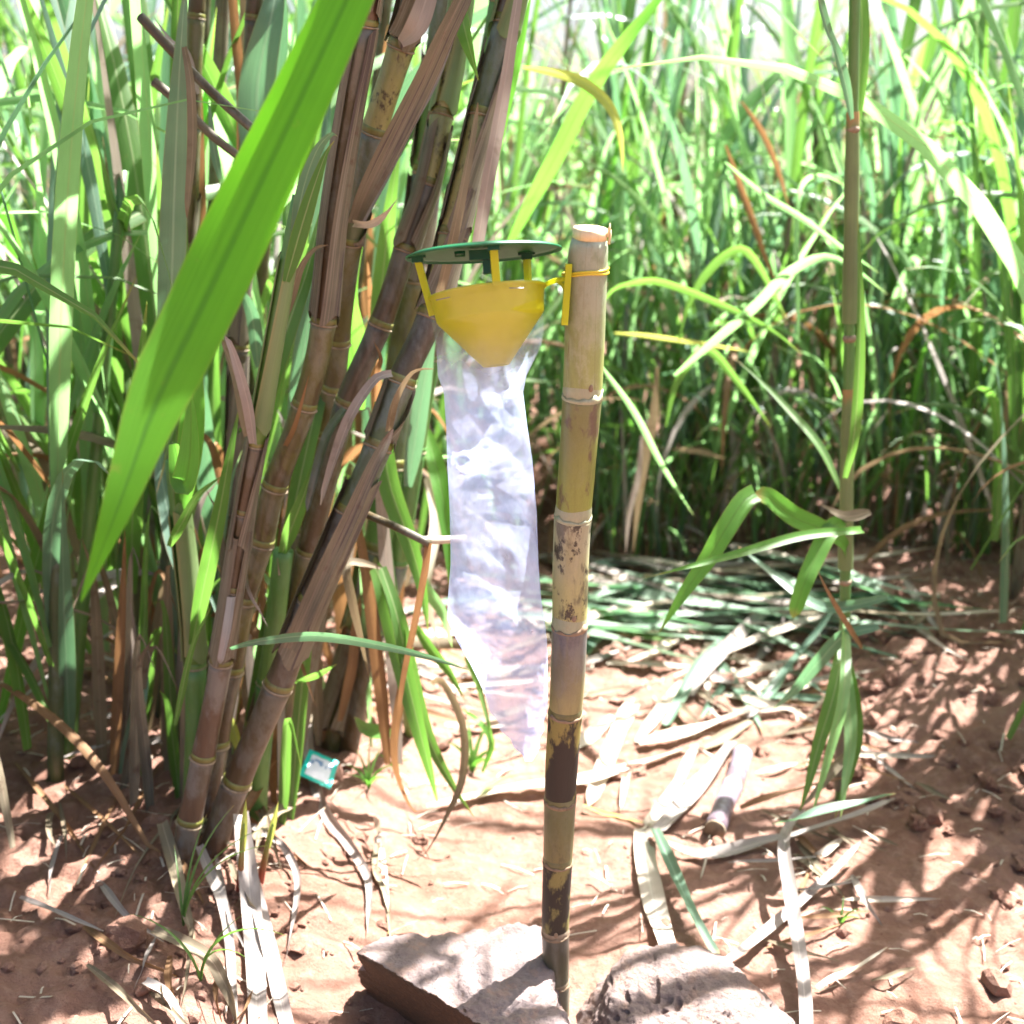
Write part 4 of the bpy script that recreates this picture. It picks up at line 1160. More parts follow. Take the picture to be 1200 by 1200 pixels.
# ------------------------------------------------------------------ teal edged packet
def packet_mat():
    m, nt, out = new_mat("packet_print")
    uv = N(nt, "ShaderNodeUVMap"); sep = N(nt, "ShaderNodeSeparateXYZ"); L(nt, uv.outputs[0], sep.inputs[0])
    du = math_n(nt, 'ABSOLUTE', math_n(nt, 'SUBTRACT', sep.outputs[0], .5)); dv = math_n(nt, 'ABSOLUTE', math_n(nt, 'SUBTRACT', sep.outputs[1], .5))
    e = math_n(nt, 'MAXIMUM', du, math_n(nt, 'ADD', dv, -.01))
    em = smooth(nt, e, .355, .37)
    n1 = noise_n(nt, uv.outputs[0], 7, 3, .6)
    v = sep.outputs[1]
    band = math_n(nt, 'MULTIPLY', smooth(nt, v, .48, .52), math_n(nt, 'SUBTRACT', 1.0, smooth(nt, v, .70, .74)))
    ink = math_n(nt, 'MULTIPLY', math_n(nt, 'MULTIPLY', smooth(nt, n1, .49, .53), band), .85)
    c = mixc(nt, ink, (0.66, 0.68, 0.78), (0.05, 0.16, 0.36))
    c = mixc(nt, em, c, (0.01, 0.44, 0.36))
    p = N(nt, "ShaderNodeBsdfPrincipled"); L(nt, c, p.inputs['Base Color']); p.inputs['Roughness'].default_value = .3
    L(nt, p.outputs[0], out.inputs[0]); return m
M['packet'] = packet_mat()
A, B, C_, D = G(363, 878, .05), G(397, 893, .05), G(387, 925, .03), G(350, 908, .03)
nrm = (B - A).cross(A - D).normalized()
if nrm.z < 0: nrm = -nrm
mb = MB(); K = 16; rowsv = []
for s_ in (1, -1):
    vs = []; fs = []; uv = []
    for i in range(K + 1):
        for j in range(K + 1):
            u, v = j / K, i / K
            p = D.lerp(C_, u).lerp(A.lerp(B, u), v)
            puff = max(0, (1 - (abs(u - .5) / .36) ** 2)) * max(0, (1 - (abs(v - .5) / .36) ** 2))
            h = .005 * puff ** .6 + .0003 + .0012 * mn.noise(Vector((u * 5, v * 5, 1)))
            vs.append(p + nrm * h * s_)
    for i in range(K):
        for j in range(K):
            f = (i * (K + 1) + j, i * (K + 1) + j + 1, (i + 1) * (K + 1) + j + 1, (i + 1) * (K + 1) + j)
            fs.append(f); uv.append([((q % (K + 1)) / K, (q // (K + 1)) / K) for q in f])
    mb.add(vs, fs, uv)
single('sachet', mb, M['packet'], "small white printed sachet with a teal edge lying on the soil", 'packet', D)

# ------------------------------------------------------------------ cut piece of cane and its stub
P = catmull([G(838, 972, .016), G(850, 940, .018), G(862, 912, .018), G(870, 884, .018)], 30)
cut = root('cane_piece', "short purple grey offcut of cane lying on the soil", 'cane offcut', P[0])
r = wpx(25, P[10]) / 2
for a, b, mt in ((0, 16, 'offcut'), (16, 30, 'offcut')):
    seg = catmull(P[a:min(b + 1, 30)], 10); mb = MB()
    ring_tube(mb, seg, [r * (.95 + .06 * abs(2 * i / 9 - 1) ** 3) for i in range(10)], 20); part('internode', mb, M[mt], cut)
t = tangents(P)
mb = MB(); ring_tube(mb, [P[16] - t[16] * .003, P[16], P[16] + t[16] * .004], [r, r * 1.08, r], 20); part('growth_ring', mb, M['cane_scar'], cut)
mb = MB(); ring_tube(mb, [P[0] - t[0] * .0035, P[0] - t[0] * .0005], [r * .9, r * .98], 20); part('cut_end', mb, M['cane_scar'], cut)
P = catmull([G(833, 986, .012), G(827, 1008, .008), G(821, 1030, .004)], 8)
mb = MB(); ring_tube(mb, P, [.0035 - .0003 * i for i in range(8)], 8)
single('dry_stick', mb, M['dry_pale'], "short pale peg pointing out below the cane offcut", 'stick', P[0])

# ------------------------------------------------------------------ leaves lying on the soil
gl = ground_leaf
gl("broad pale dry leaf lying flat across the soil behind the stake", [(500, 945), (600, 926), (680, 916), (745, 897), (812, 876)], 19, 'dry_pale', .012, base=.3, tip=.5)
gl("thin green leaf edge above the broad pale leaf left of the stake", [(552, 935), (587, 914), (612, 908), (645, 907)], 6, 'leaf', .02)
gl("whitish leaf with a green far end reaching towards the right edge", [(750, 872), (800, 860), (841, 847), (890, 829)], 17, 'dry_pale', .015, tip=.7)
gl("green blade end rising from the whitish leaf at right", [(885, 832, .01), (905, 808, .03), (930, 775, .06), (958, 742, .09), (985, 700, .12)], 14, 'leaf_blue', base=.6)
gl("wide bleached leaf left one of the pair running down to the porous rock", [(753, 970), (757, 1010, .01), (766, 1055, .012), (778, 1095, .012), (789, 1135, .01)], 27, 'dry_pale', tip=.8, fold=.1)
gl("half green bleached leaf right one of the pair running to the porous rock", [(768, 972, .02), (785, 1010, .035), (808, 1062, .04), (826, 1098, .03), (846, 1132, .01)], 15, 'leaf_blue', tip=.7)
gl("left pale leaf slanting up from the crossing point behind the stake", [(758, 968), (778, 943, .012), (797, 914, .014), (808, 890), (818, 872)], 14, 'dry_pale', tip=.6)
gl("wide grey leaf slanting up beside the cane offcut", [(772, 974), (792, 952), (815, 926, .012), (838, 898, .012), (862, 868)], 21, 'dry_grey', tip=.6)
gl("long grey brown leaf curving right across the shaded soil", [(778, 986), (810, 1000, .01), (841, 1001, .012), (895, 987, .015), (935, 978, .02), (1003, 956, .03), (1050, 935, .03)], 18, 'dry_grey', base=.3, tip=.3)
gl("slender grey leaf slanting up right from the porous rock", [(850, 1128, .03), (880, 1106, .025), (903, 1086, .02), (935, 1058, .02), (972, 1024, .03), (1010, 984, .04)], 12, 'dry_grey', tw_end=1.0, tip=.4)
gl("curved grey leaf hanging down in front of the right corner soil", [(940, 950, .10), (920, 985, .09), (927, 1050, .06), (937, 1115, .04), (943, 1170, .03), (945, 1230, .02)], 17, 'dry_grey', tip=.8, twist=.5)
gl("small pale twisted leaf at the lower right edge", [(958, 1158, .01), (975, 1147, .015), (1003, 1135, .02), (1040, 1110, .02)], 8, 'dry_pale')
gl("narrow leaf going from green to tan right of the stake", [(684, 944, .012), (705, 953, .008), (730, 958, .006), (763, 967, .006)], 6, 'leaf_yellow')
gl("bleached wide blade fragment right of the stake at bag end height", [(742, 826), (728, 855), (712, 890), (690, 944)], 22, 'dry_pale', tip=.6)
gl("bleached fragment touching the stake from the right", [(722, 842), (700, 858), (682, 872), (655, 885)], 20, 'dry_pale', tip=.6)
gl("thin upright bleached strip among the fragments", [(738, 895), (732, 920), (727, 950)], 9, 'dry_pale')
gl("blue green cut blade standing slanted right of the stake", [(683, 778, .005), (705, 748, .02), (735, 708, .04), (766, 674, .06)], 25, 'leaf_blue', base=.7, tip=.7, twist=-.5)
gl("long grey leaf arched over the cut green heap", [(806, 815, .01), (826, 785, .03), (855, 755, .05), (888, 724, .06), (921, 711, .05), (958, 714, .03), (985, 722, .02)], 15, 'dry_grey', twist=.3, tw_end=.9)
gl("second grey blade under the arched one", [(780, 850, .01), (800, 815, .02), (822, 775, .03), (860, 738, .03), (905, 716, .03)], 13, 'leaf_blue')
gl("looped pale straw below the arched grey leaf", [(818, 775, .02), (828, 800, .008), (832, 830, .006), (850, 845, .006)], 7, 'dry_pale')
gl("blue green blade pointing down to the bank at right", [(838, 772, .02), (858, 800, .012), (880, 832, .012), (895, 858, .01)], 14, 'leaf_blue')
gl("fresh light green blade under the sunny heap edge", [(690, 716, .03), (715, 730, .03), (740, 745, .02), (790, 752, .03)], 15, 'leaf', twist=.4)
gl("dry grey leaf trailing from under the sachet down the shaded soil", [(369, 800, .03), (362, 850, .012), (362, 880, .004), (379, 947, .012), (412, 994, .015), (433, 1034, .015), (431, 1094, .01)], 15, 'dry_grey', tip=.3, twist=.2, tw_end=.8)
gl("narrow grey strip hanging just left of the sachet", [(352, 795, .05), (347, 850, .03), (346, 890, .012), (342, 925, .006)], 9, 'dry_grey')
gl("small curled grey leaf on the dappled soil below the sachet", [(309, 978, .02), (330, 990, .03), (347, 1020, .02), (349, 1050, .012), (342, 1094, .012), (332, 1137, .006)], 9, 'dry_grey', tw_end=1.0)
gl("widest of the long grey leaves running down the lower left", [(283, 955, .10), (288, 1000, .06), (293, 1045, .03), (298, 1110, .012), (301, 1180, .01), (303, 1260, .01)], 24, 'dry_grey', tip=.7, fold=.5)
gl("grey leaf splitting off to the right of the widest lower left one", [(290, 1010, .05), (300, 1050, .03), (315, 1110, .02), (328, 1170, .012), (345, 1240, .01)], 19, 'dry_grey', tip=.7, fold=.4)
gl("thin grey leaf from the front cane foot down to the corner", [(234, 992, .04), (248, 1028, .03), (260, 1056, .02), (268, 1100, .012), (272, 1150, .012), (276, 1200, .01)], 13, 'dry_grey', tip=.4)
gl("short tan leaf at the left edge below the canes", [(190, 965, .05), (203, 1010, .02), (215, 1060, .01), (228, 1104, .006)], 17, 'dry', tip=.2)
gl("twisted tan leaf entering at the lower left corner", [(180, 1090, .03), (215, 1104, .03), (245, 1122, .03), (262, 1150, .02), (275, 1180, .02), (280, 1230, .01)], 16, 'dry', tip=.5, tw_end=1.2)
gl("two tone dry strip at the very bottom left corner", [(170, 1150, .02), (195, 1165, .02), (212, 1200, .02), (220, 1240, .01)], 12, 'dry_grey')
gl("crumpled brown leaf scrap right of the red cane feet", [(300, 985, .02), (320, 955, .03), (338, 945, .03), (347, 940, .02)], 14, 'dry', tw_end=1)
gl("brown leaf stub pointing right from the clump foot", [(283, 960, .03), (300, 930, .06), (318, 900, .08), (330, 888, .10)], 12, 'dry_brown')
gl("upright straw splinter left of the bare soil patch", [(440, 960, .07), (444, 990, .02), (450, 1030, .006), (455, 1068, .006)], 11, 'dry_pale')
gl("crooked straw in the middle of the shaded soil", [(443, 985, .02), (440, 1020, .01), (452, 1050, .008), (458, 1105, .006)], 8, 'dry')
gl("pale straw slanting over the soil above the flat rock", [(455, 1094, .006), (475, 1085, .015), (492, 1078, .02)], 4, 'leaf_yellow')
gl("brown sheath piece crossing behind the right edge shoot", [(868, 948, .03), (900, 935, .05), (950, 922, .07), (1005, 908, .09)], 10, 'dry_brown')
gl("dark green leaf tip poking in low from the right edge", [(905, 966, .10), (935, 960, .13), (968, 950, .15), (1005, 942, .16), (1050, 930, .16)], 15, 'leaf_blue', base=.1, tip=.6, peak=.6, name='green_leaf')

# heap of cut green leaves between the rows
gp = "cut green leaves heaped on the soil between the rows"
for i in range(84):
    cx, cy = random.gauss(820, 95), random.gauss(698, 30)
    ln = random.uniform(80, 190); an = random.gauss(0.14, .34)
    l = random.uniform(.012, .06)
    bow = random.uniform(-14, 8)
    pts = [(cx - ln * math.cos(an), cy - ln * math.sin(an) * .5, .01), (cx - ln * .3 * math.cos(an), cy - ln * .15 * math.sin(an) + bow * .5, l), (cx + ln * .4 * math.cos(an), cy + ln * .2 * math.sin(an) + bow * .4, l), (cx + ln * math.cos(an), cy + ln * .5 * math.sin(an), .01)]
    if min(p[1] for p in pts) < 628: continue
    gl("one of many cut blue green blades heaped between the rows", pts, random.uniform(10, 22), random.choice(['cut', 'cut', 'cut', 'cut', 'leaf_blue', 'dry_grey', 'dry_pale']), base=.3, tip=.1, group=gp, name='cut_leaf', n=14, twist=random.uniform(-.4, .4))
for i in range(26):   # a looser spread in front of the heap
    cx, cy = random.gauss(850, 80), random.gauss(790, 40)
    ln = random.uniform(30, 70); an = random.uniform(-1.2, 1.2)
    gl("one of several bleached leaf scraps strewn in front of the green heap", [(cx - ln * math.cos(an), cy - ln * math.sin(an) * .6), (cx, cy, .02), (cx + ln * math.cos(an), cy + ln * math.sin(an) * .6)],
       random.uniform(6, 14), random.choice(['leaf_blue', 'dry_pale', 'dry_grey', 'dry']), base=.4, group="leaf scraps strewn before the green heap", n=10, tw_end=random.uniform(0, 1))
for i in range(70):   # dry trash under the left clump and the field edge
    if i < 42: cx, cy = random.uniform(380, 660), random.gauss(760, 50)
    else: cx, cy = random.uniform(80, 330), random.gauss(800, 60)
    ln = random.uniform(25, 80); an = random.uniform(-.8, .8)
    gl("one of many dry leaf scraps littering the soil behind the clump", [(cx - ln * math.cos(an), cy - ln * math.sin(an) * .5), (cx, cy, random.uniform(.015, .05)), (cx + ln * math.cos(an), cy + ln * math.sin(an) * .5)],
       random.uniform(5, 13), random.choice(['dry_pale', 'dry_grey', 'dry', 'dry_brown']), base=.4, group="dry leaf scraps behind the clump", n=10, tw_end=random.uniform(0, 1.2))

for i in range(46):
    cx, cy = random.gauss(960, 60), random.uniform(700, 1150)
    if cx < 860 + (cy - 700) * .12: continue
    ln = random.uniform(20, 70); an = random.uniform(-1.3, 1.3)
    gl("one of several dry leaf scraps lying on the shaded soil at the right", [(cx - ln * math.cos(an), cy - ln * math.sin(an) * .6), (cx, cy, random.uniform(.01, .03)), (cx + ln * math.cos(an), cy + ln * math.sin(an) * .6)],
       random.uniform(4, 10), random.choice(['dry_pale', 'dry_grey', 'dry', 'dry_brown']), base=.4, group="dry leaf scraps at the right", n=12, tw_end=random.uniform(0, 1.6))

for i in range(34):
    cx, cy = random.uniform(60, 330), random.uniform(930, 1190)
    ln = random.uniform(20, 80); an = random.uniform(.3, 2.2)
    gl("one of several dry leaf scraps on the shaded soil at the lower left", [(cx - ln * math.cos(an), cy - ln * math.sin(an)), (cx + random.uniform(-8, 8), cy, random.uniform(.01, .03)), (cx + ln * math.cos(an), cy + ln * math.sin(an))],
       random.uniform(4, 12), random.choice(['dry_grey', 'dry', 'dry_brown', 'dry']), base=.4, group="dry leaf scraps at the lower left", n=12, tw_end=random.uniform(0, 1.6))

# fine straw litter: nobody could count it
mb = MB()
for i in range(2600):
    x = random.uniform(-1.6, 1.7); y = random.uniform(1.35, 4.6)
    dens = .22 + .5 * min(1, abs(x - .1) / .7) + (.6 if y > 2.7 else 0)
    if random.random() > dens: continue
    z = float(terrain(x, y)); a = random.uniform(0, 6.28); l = random.uniform(.01, .07)
    d = Vector((math.cos(a), math.sin(a), random.uniform(-.05, .25))) * l
    p0 = Vector((x, y, z + .004)); P = [p0, p0 + d * .5 + Vector((0, 0, .003)), p0 + d]
    P[2].z = max(P[2].z, float(terrain(P[2].x, P[2].y)) + .002)
    ribbon(mb, P, [random.uniform(.001, .004)] * 3, face_side(flat=True), .3, across=1)
single('straw_litter', mb, M['dry_pale'], "fine straw bits scattered over the soil", 'litter', (0, 0, 0), kind='stuff')

# ------------------------------------------------------------------ small weeds, grass blades and red shoots
def tuft(label, px, py, blades, mt='leaf', name='grass_tuft', cat='grass tuft'):
    b = G(px, py)
    rt = root(name, label, cat, b)
    for (az, l, w, dr) in blades:
        P = []; p = b.copy(); el = R(80)
        for k in range(10):
            P.append(p.copy()); p = p + Vector((math.cos(az) * math.cos(el), math.sin(az) * math.cos(el), math.sin(el))) * l / 9; el -= dr / 9
        mb = MB(); ribbon(mb, P, blade_profile(10, w, .8, 0, .2), face_side(.3), .3, across=2); part('leaf', mb, M[mt], rt)
    return rt
tuft("fine green grass blades at the foot of the left canes", 215, 1085, [(R(60), .20, .004, 1.2), (R(75), .17, .004, .9), (R(30), .22, .003, 1.6), (R(110), .13, .004, 1.2), (R(5), .2, .003, 1.4), (R(50), .12, .003, .5)])
tuft("thin green grass at the lower left corner", 235, 1150, [(R(-20), .2, .004, 1.7), (R(-35), .16, .003, 1.9), (R(20), .12, .003, 1.0), (R(170), .15, .004, 1.4)])
tuft("small broad bladed weed between the sachet and the drooping leaves", 432, 925, [(R(160), .08, .006, 1.6), (R(20), .09, .006, 1.9), (R(60), .10, .005, 1.0), (R(120), .09, .006, 1.3), (R(-30), .07, .006, 1.8), (R(90), .11, .004, .6), (R(-100), .06, .005, 1.5), (R(200), .07, .004, 1.7)], 'leaf_bright', 'weed', 'weed')
tuft("tiny weed on the dappled soil right of the sachet", 462, 905, [(R(160), .06, .005, 1.6), (R(20), .05, .004, 1.9), (R(70), .08, .004, 1.0), (R(-50), .05, .004, 1.5)], 'leaf_bright', 'weed', 'weed')
tuft("yellow green weed low behind the bag's lower end", 553, 905, [(R(160), .09, .01, 1.3), (R(20), .08, .012, 1.7), (R(100), .12, .01, .9), (R(60), .12, .011, 1.2), (R(-20), .07, .01, 1.8)], 'leaf_bright', 'weed', 'weed')
tuft("small ragged weed at the lower right edge", 985, 1085, [(R(160), .05, .006, 1.6), (R(20), .05, .005, 1.9), (R(70), .05, .005, 1.0), (R(-50), .05, .005, 1.5)], 'leaf', 'weed', 'weed')
for (a_, b_, lab) in (((280, 1045), (286, 965), "young shoot with dark base and green tip before the front cane foot"), ((303, 1035), (320, 965), "young shoot with a bright red base and yellow green tip")):
    p = G(*a_); q = W(b_[0], b_[1], p.y - .005)
    rt = root('sugarcane_shoot', lab, 'sugarcane shoot', p)
    P = catmull([p - Vector((0, 0, .01)), p.lerp(q, .5), q], 12)
    mb = MB(); ring_tube(mb, P, [.0065 * (1 - .75 * (i / 11) ** 1.5) for i in range(12)], 12); part('stem', mb, M['shoot_red'], rt)
    mb = MB(); P = catmull([p.lerp(q, .6), q, q + (q - p) * .35], 8); ribbon(mb, P, blade_profile(8, .011, .8), face_side(.3), .6); part('leaf', mb, M['leaf_yellow'], rt)

# ------------------------------------------------------------------ single leaves and the shoot at the right
edge = root('sugarcane_plant', "green cane shoot standing at the right edge with striped basal leaves", 'sugarcane plant', G(985, 935))
P = catmull([G(985, 935) - Vector((0, 0, .03)), W(989, 800, 2.18), W(991, 640, 2.15), W(994, 480, 2.12), W(997, 300, 2.1), W(1000, 100, 2.08), W(1004, -150, 2.05)], 60)
for a, b, mt in ((0, 22, 'young_stalk'), (22, 38, 'young_stalk'), (38, 59, 'young_stalk')):
    mb = MB(); seg = catmull(P[a:b + 1], 16); ring_tube(mb, seg, [.0105 - .002 * (a + (b - a) * i / 15) / 59 + .001 * (i == 15) for i in range(16)], 16); part('stem', mb, M[mt], edge)
for i in (18, 34, 46):
    t = tangents(P)[i]; mb = MB(); ring_tube(mb, [P[i] - t * .004, P[i], P[i] + t * .003, P[i] + t * .008], [.0098, .0112, .0112, .0095], 16); part('growth_ring', mb, M['cane_scar'], edge)
for i, mt in ((2, 'sheath'), (19, 'sheath_green'), (35, 'sheath_green')):
    seg = catmull(P[i:i + 13], 12); mb = MB(); ring_tube(mb, seg, [.0128 - .0002 * q + .0005 * math.sin(q) for q in range(12)], 16, cap=False, wob=lambda a, th: 1 + .07 * math.sin(2 * th + a * .2)); part('leaf_sheath', mb, M[mt], edge)
def eg(pts, w, mt, tw=0.0, te=None, **k): leaf_of(edge, pts, w, mt, tw, te, **k)
eg([(990, 745, 2.17), (978, 810, 2.05), (960, 870, 2.02), (947, 920, 2.0), (936, 955, 2.0)], 19, 'leaf', .3, .3)
eg([(995, 880, 2.08), (975, 905, 2.04), (955, 930, 2.02), (935, 950, 2.0)], 12, 'dry', .3, .9)
eg([(990, 770, 2.17), (997, 860, 2.05), (990, 920, 2.0), (985, 960, 1.98)], 16, 'leaf_field', .2, .5)
eg([(990, 760, 2.18), (1003, 850, 2.08), (996, 900, 2.05), (978, 960, 2.03)], 18, 'leaf', .5, .2)
eg([(990, 560, 2.1), (1002, 500, 2.08), (1008, 380, 2.06), (1005, 250, 2.05)], 15, 'leaf', .2, .5)
eg([(991, 720, 2.16), (989, 810, 2.0), (975, 870, 1.98), (960, 925, 1.98), (950, 960, 1.98)], 15, 'leaf_field', -.3, .2)
eg([(993, 650, 2.15), (987, 636, 2.12), (965, 621, 2.1), (930, 606, 2.06), (900, 583, 2.03), (885, 579, 2.02)], 25, 'leaf_bright', .5, .2, base=.5, tip=.8, peak=.6)
eg([(885, 578, 2.02), (871, 588, 2.0), (850, 620, 1.98), (830, 654, 1.97), (800, 697, 1.95), (772, 742, 1.94)], 25, 'leaf_bright', .1, .1, base=.9, peak=.2)
eg([(1010, 621, 2.0), (1000, 622, 1.98), (940, 628, 1.94), (865, 649, 1.9), (815, 662, 1.88), (765, 675, 1.87)], 12, 'leaf_bright', .5, .3, base=.8, peak=.4)
eg([(992, 606, 2.15), (972, 622, 2.1), (955, 655, 2.07), (942, 685, 2.05), (929, 724, 2.05)], 22, 'leaf_bright', .1, .3, tip=.7)
eg([(861, 420, 2.5), (890, 445, 2.48), (921, 477, 2.45), (961, 524, 2.4), (988, 582, 2.35)][::-1], 11, 'leaf', .5, .2)
eg([(958, -10, 1.9), (970, 35, 1.95), (982, 67, 2.0), (992, 105, 2.03), (998, 140, 2.05)][::-1], 14, 'leaf_blue', .2, .2, tip=.7)
eg([(1040, 700, 2.1), (985, 712, 2.15), (950, 706, 2.2), (900, 668, 2.28), (865, 640, 2.35)], 15, 'leaf_blue', .5, .5)
eg([(1030, 735, 2.1), (990, 745, 2.12), (960, 775, 2.16), (930, 810, 2.2), (905, 832, 2.25)], 17, 'leaf_blue', .5, .2)
eg([(1020, 600, 2.08), (990, 605, 2.05), (960, 590, 2.04)], 14, 'dry', .4, .4)
eg([(1010, 760, 2.1), (985, 720, 2.05), (968, 690, 2.03), (958, 668, 2.03)], 8, 'dry_brown', .3)
eg([(1005, 140, 2.1), (1010, 20, 2.1), (1000, -100, 2.1)], 18, 'leaf')
gH = "arching sunlit blades in front of the field"
H = hang
H("bright green blade running diagonally from the top centre down to the trap lid", [(590, 300, 2.9), (620, 240, 2.85), (650, 185, 2.8), (690, 107, 2.75), (730, 50, 2.7), (770, 0, 2.7), (810, -60, 2.7)], 24, 'leaf_bright', .2, .5)
H("yellow withered leaf drooping to a point above the stake", [(613, 79, 2.6), (650, 85, 2.58), (684, 97, 2.55), (714, 124, 2.53), (727, 160, 2.52), (730, 203, 2.52)], 15, 'leaf_yellow', .5, .2)
H("blade arching out from behind the stake top to the right", [(705, 355, 3.0), (720, 338, 2.97), (744, 331, 2.95), (774, 330, 2.9), (834, 352, 2.85), (901, 385, 2.8), (940, 415, 2.8)], 11, 'leaf', .8, .4)
H("narrow leaf arching high with a long drooping tip right of the stake", [(795, 400, 3.1), (803, 365, 3.1), (820, 330, 3.1), (845, 302, 3.1), (868, 291, 3.1), (885, 305, 3.1), (905, 340, 3.1), (922, 375, 3.1)], 13, 'leaf', .7, .5)
H("long blade rising to the right and arching at the edge", [(790, 440, 2.9), (838, 398, 2.85), (885, 358, 2.8), (921, 321, 2.75), (965, 301, 2.7), (1000, 315, 2.7), (1040, 345, 2.7)], 15, 'leaf_field', .4, .3)
H("thin glossy blade descending to the right edge", [(850, 190, 2.9), (895, 228, 2.85), (938, 254, 2.8), (988, 291, 2.75), (1030, 320, 2.75)], 9, 'leaf_field', .8, .5)
H("short glossy blade end catching the sun near the right edge", [(935, 400, 3.0), (932, 280, 3.0), (936, 225, 3.0), (950, 207, 2.95), (970, 207, 2.9), (992, 219, 2.9)], 12, 'leaf_field', .6, .8)
H("slim green blade slanting down to the bare bank behind the stake", [(700, 425, 2.6), (709, 435, 2.6), (744, 484, 2.62), (777, 547, 2.66), (812, 603, 2.7)], 9, 'leaf_field', .3, .3)
H("blade hooped like a bow in the middle of the field edge", [(780, 500, 3.0), (790, 454, 3.0), (814, 417, 3.0), (834, 412, 3.0), (861, 443, 3.0), (885, 475, 3.0), (903, 500, 3.0)], 12, 'leaf', .4, .4)
H("straw coloured dead leaf hanging down to the soil right of the stake", [(770, 430, 3.2), (767, 484, 3.2), (757, 530, 3.2), (750, 575, 3.2), (742, 648, 3.2)], 15, 'dry', .2, .6)
H("thin grey dead leaf beside the straw coloured hanging one", [(752, 510, 3.15), (748, 560, 3.15), (738, 600, 3.15), (733, 650, 3.15)], 9, 'dry_grey', .2, .6)
H("reddish brown dead blade leaning in the field right of centre", [(850, 170, 3.3), (861, 200, 3.3), (885, 267, 3.3), (900, 310, 3.3), (918, 345, 3.3)], 9, 'dry_brown', .2, .6)
H("second reddish blade above the first in the field", [(868, 118, 3.4), (893, 155, 3.4), (912, 200, 3.4), (925, 245, 3.4)], 8, 'dry_brown', .2, .6)
H("orange dry blade lying level behind the stake", [(720, 390, 3.2), (760, 393, 3.2), (820, 402, 3.2), (880, 412, 3.2)], 8, 'leaf_yellow', .8, .9)
H("pale dry leaf lying level low in the field", [(790, 526, 3.6), (820, 528, 3.6), (850, 538, 3.6)], 12, 'dry', .8, .9)

# ------------------------------------------------------------------ the field: individual plants, then the mass behind
def arch(p, az, L_, el, droop, n=12, curve=1.6):
    P = []
    for k in range(n):
        P.append(p.copy())
        t = k / (n - 1)
        e = el - droop * t ** curve
        p = p + Vector((math.cos(az) * math.cos(e), math.sin(az) * math.cos(e), math.sin(e))) * (L_ / (n - 1))
    return P

def leaf_side(az, tw):
    h = Vector((-math.sin(az), math.cos(az), 0))
    def f(i, t):
        s = h - t * h.dot(t)
        s.normalize()
        return Matrix.Rotation(tw * i / 12, 3, t) @ s
    return f

def plant_parts(seed, height=1.0, nl=13, dead=4):
    """list of (name, mesh, material) for one prototype stool, built about the origin"""
    random.seed(seed)
    out = []
    for s in range(random.choice((2, 3, 3))):
        a = random.uniform(0, 6.28); lean = random.uniform(0, .18)
        b = Vector((math.cos(a) * .08, math.sin(a) * .08, -.03))
        hs = random.uniform(.5, 1.0) * height
        top = b + Vector((math.cos(a) * lean * hs, math.sin(a) * lean * hs, hs))
        P = catmull([b, b.lerp(top, .5), top], 12)
        mb = MB(); ring_tube(mb, P, [.014 - .006 * i / 11 for i in range(12)], 10)
        out.append(('stem', mb.mesh('stem', random.choice([M['young_stalk'], M['young_stalk'], M['cane_green'], M['sheath']]))))
        for k in range(nl // 3 + 1):
            t = .15 + .85 * (k + random.random()) / (nl // 3 + 1)
            p = b.lerp(top, t); az = random.uniform(0, 6.28)
            P = arch(p, az, random.uniform(.8, 1.45) * height, R(random.uniform(72, 88)), R(random.choice([20, 40, 60, 110, 145])) * random.uniform(.7, 1.1))
            mb = MB(); ribbon(mb, P, blade_profile(12, random.uniform(.022, .042), .6, 0, .3), leaf_side(az, random.uniform(-2.2, 2.2)), .3, .06, across=2)
            out.append(('leaf', mb.mesh('leaf', random.choice([M['leaf_field']] * 5 + [M['leaf']] * 2 + [M['leaf_blue']] * 2 + [M['leaf_bright']]))))
    for k in range(20):
        az = random.uniform(0, 6.28); q = Vector((random.uniform(-.2, .2), random.uniform(-.14, .14), random.uniform(0, .45)))
        P = arch(q, az, random.uniform(.45, 1.15), R(random.uniform(62, 90)), R(random.choice([15, 30, 60, 120])), 9)
        mb = MB(); ribbon(mb, P, blade_profile(9, random.uniform(.014, .032), .6, 0, .3), leaf_side(az, random.uniform(-2.2, 2.2)), .3, .06, across=2)
        out.append(('leaf', mb.mesh('leaf', random.choice([M['leaf_field']] * 2 + [M['leaf']] * 4 + [M['leaf_blue'], M['dry'], M['dry_grey']]))))
    for k in range(dead * 2):
        az = random.uniform(0, 6.28)
        P = arch(Vector((random.uniform(-.1, .1), random.uniform(-.1, .1), random.uniform(.1, .6))), az, random.uniform(.3, .8), R(random.uniform(-60, 75)), R(random.uniform(70, 150)))
        for q in P: q.z = max(q.z, .02)
        mb = MB(); ribbon(mb, P, blade_profile(12, random.uniform(.012, .028), .6, 0, .3), leaf_side(az, random.uniform(-2, 2)), .4, .1, across=2)
        out.append(('leaf', mb.mesh('dead_leaf', random.choice([M['dry'], M['dry_brown'], M['dry_grey']]))))
    return out
protos = [plant_parts(100 + i, 1.0 + .12 * (i % 3), 13, 3 + i % 3) for i in range(7)]

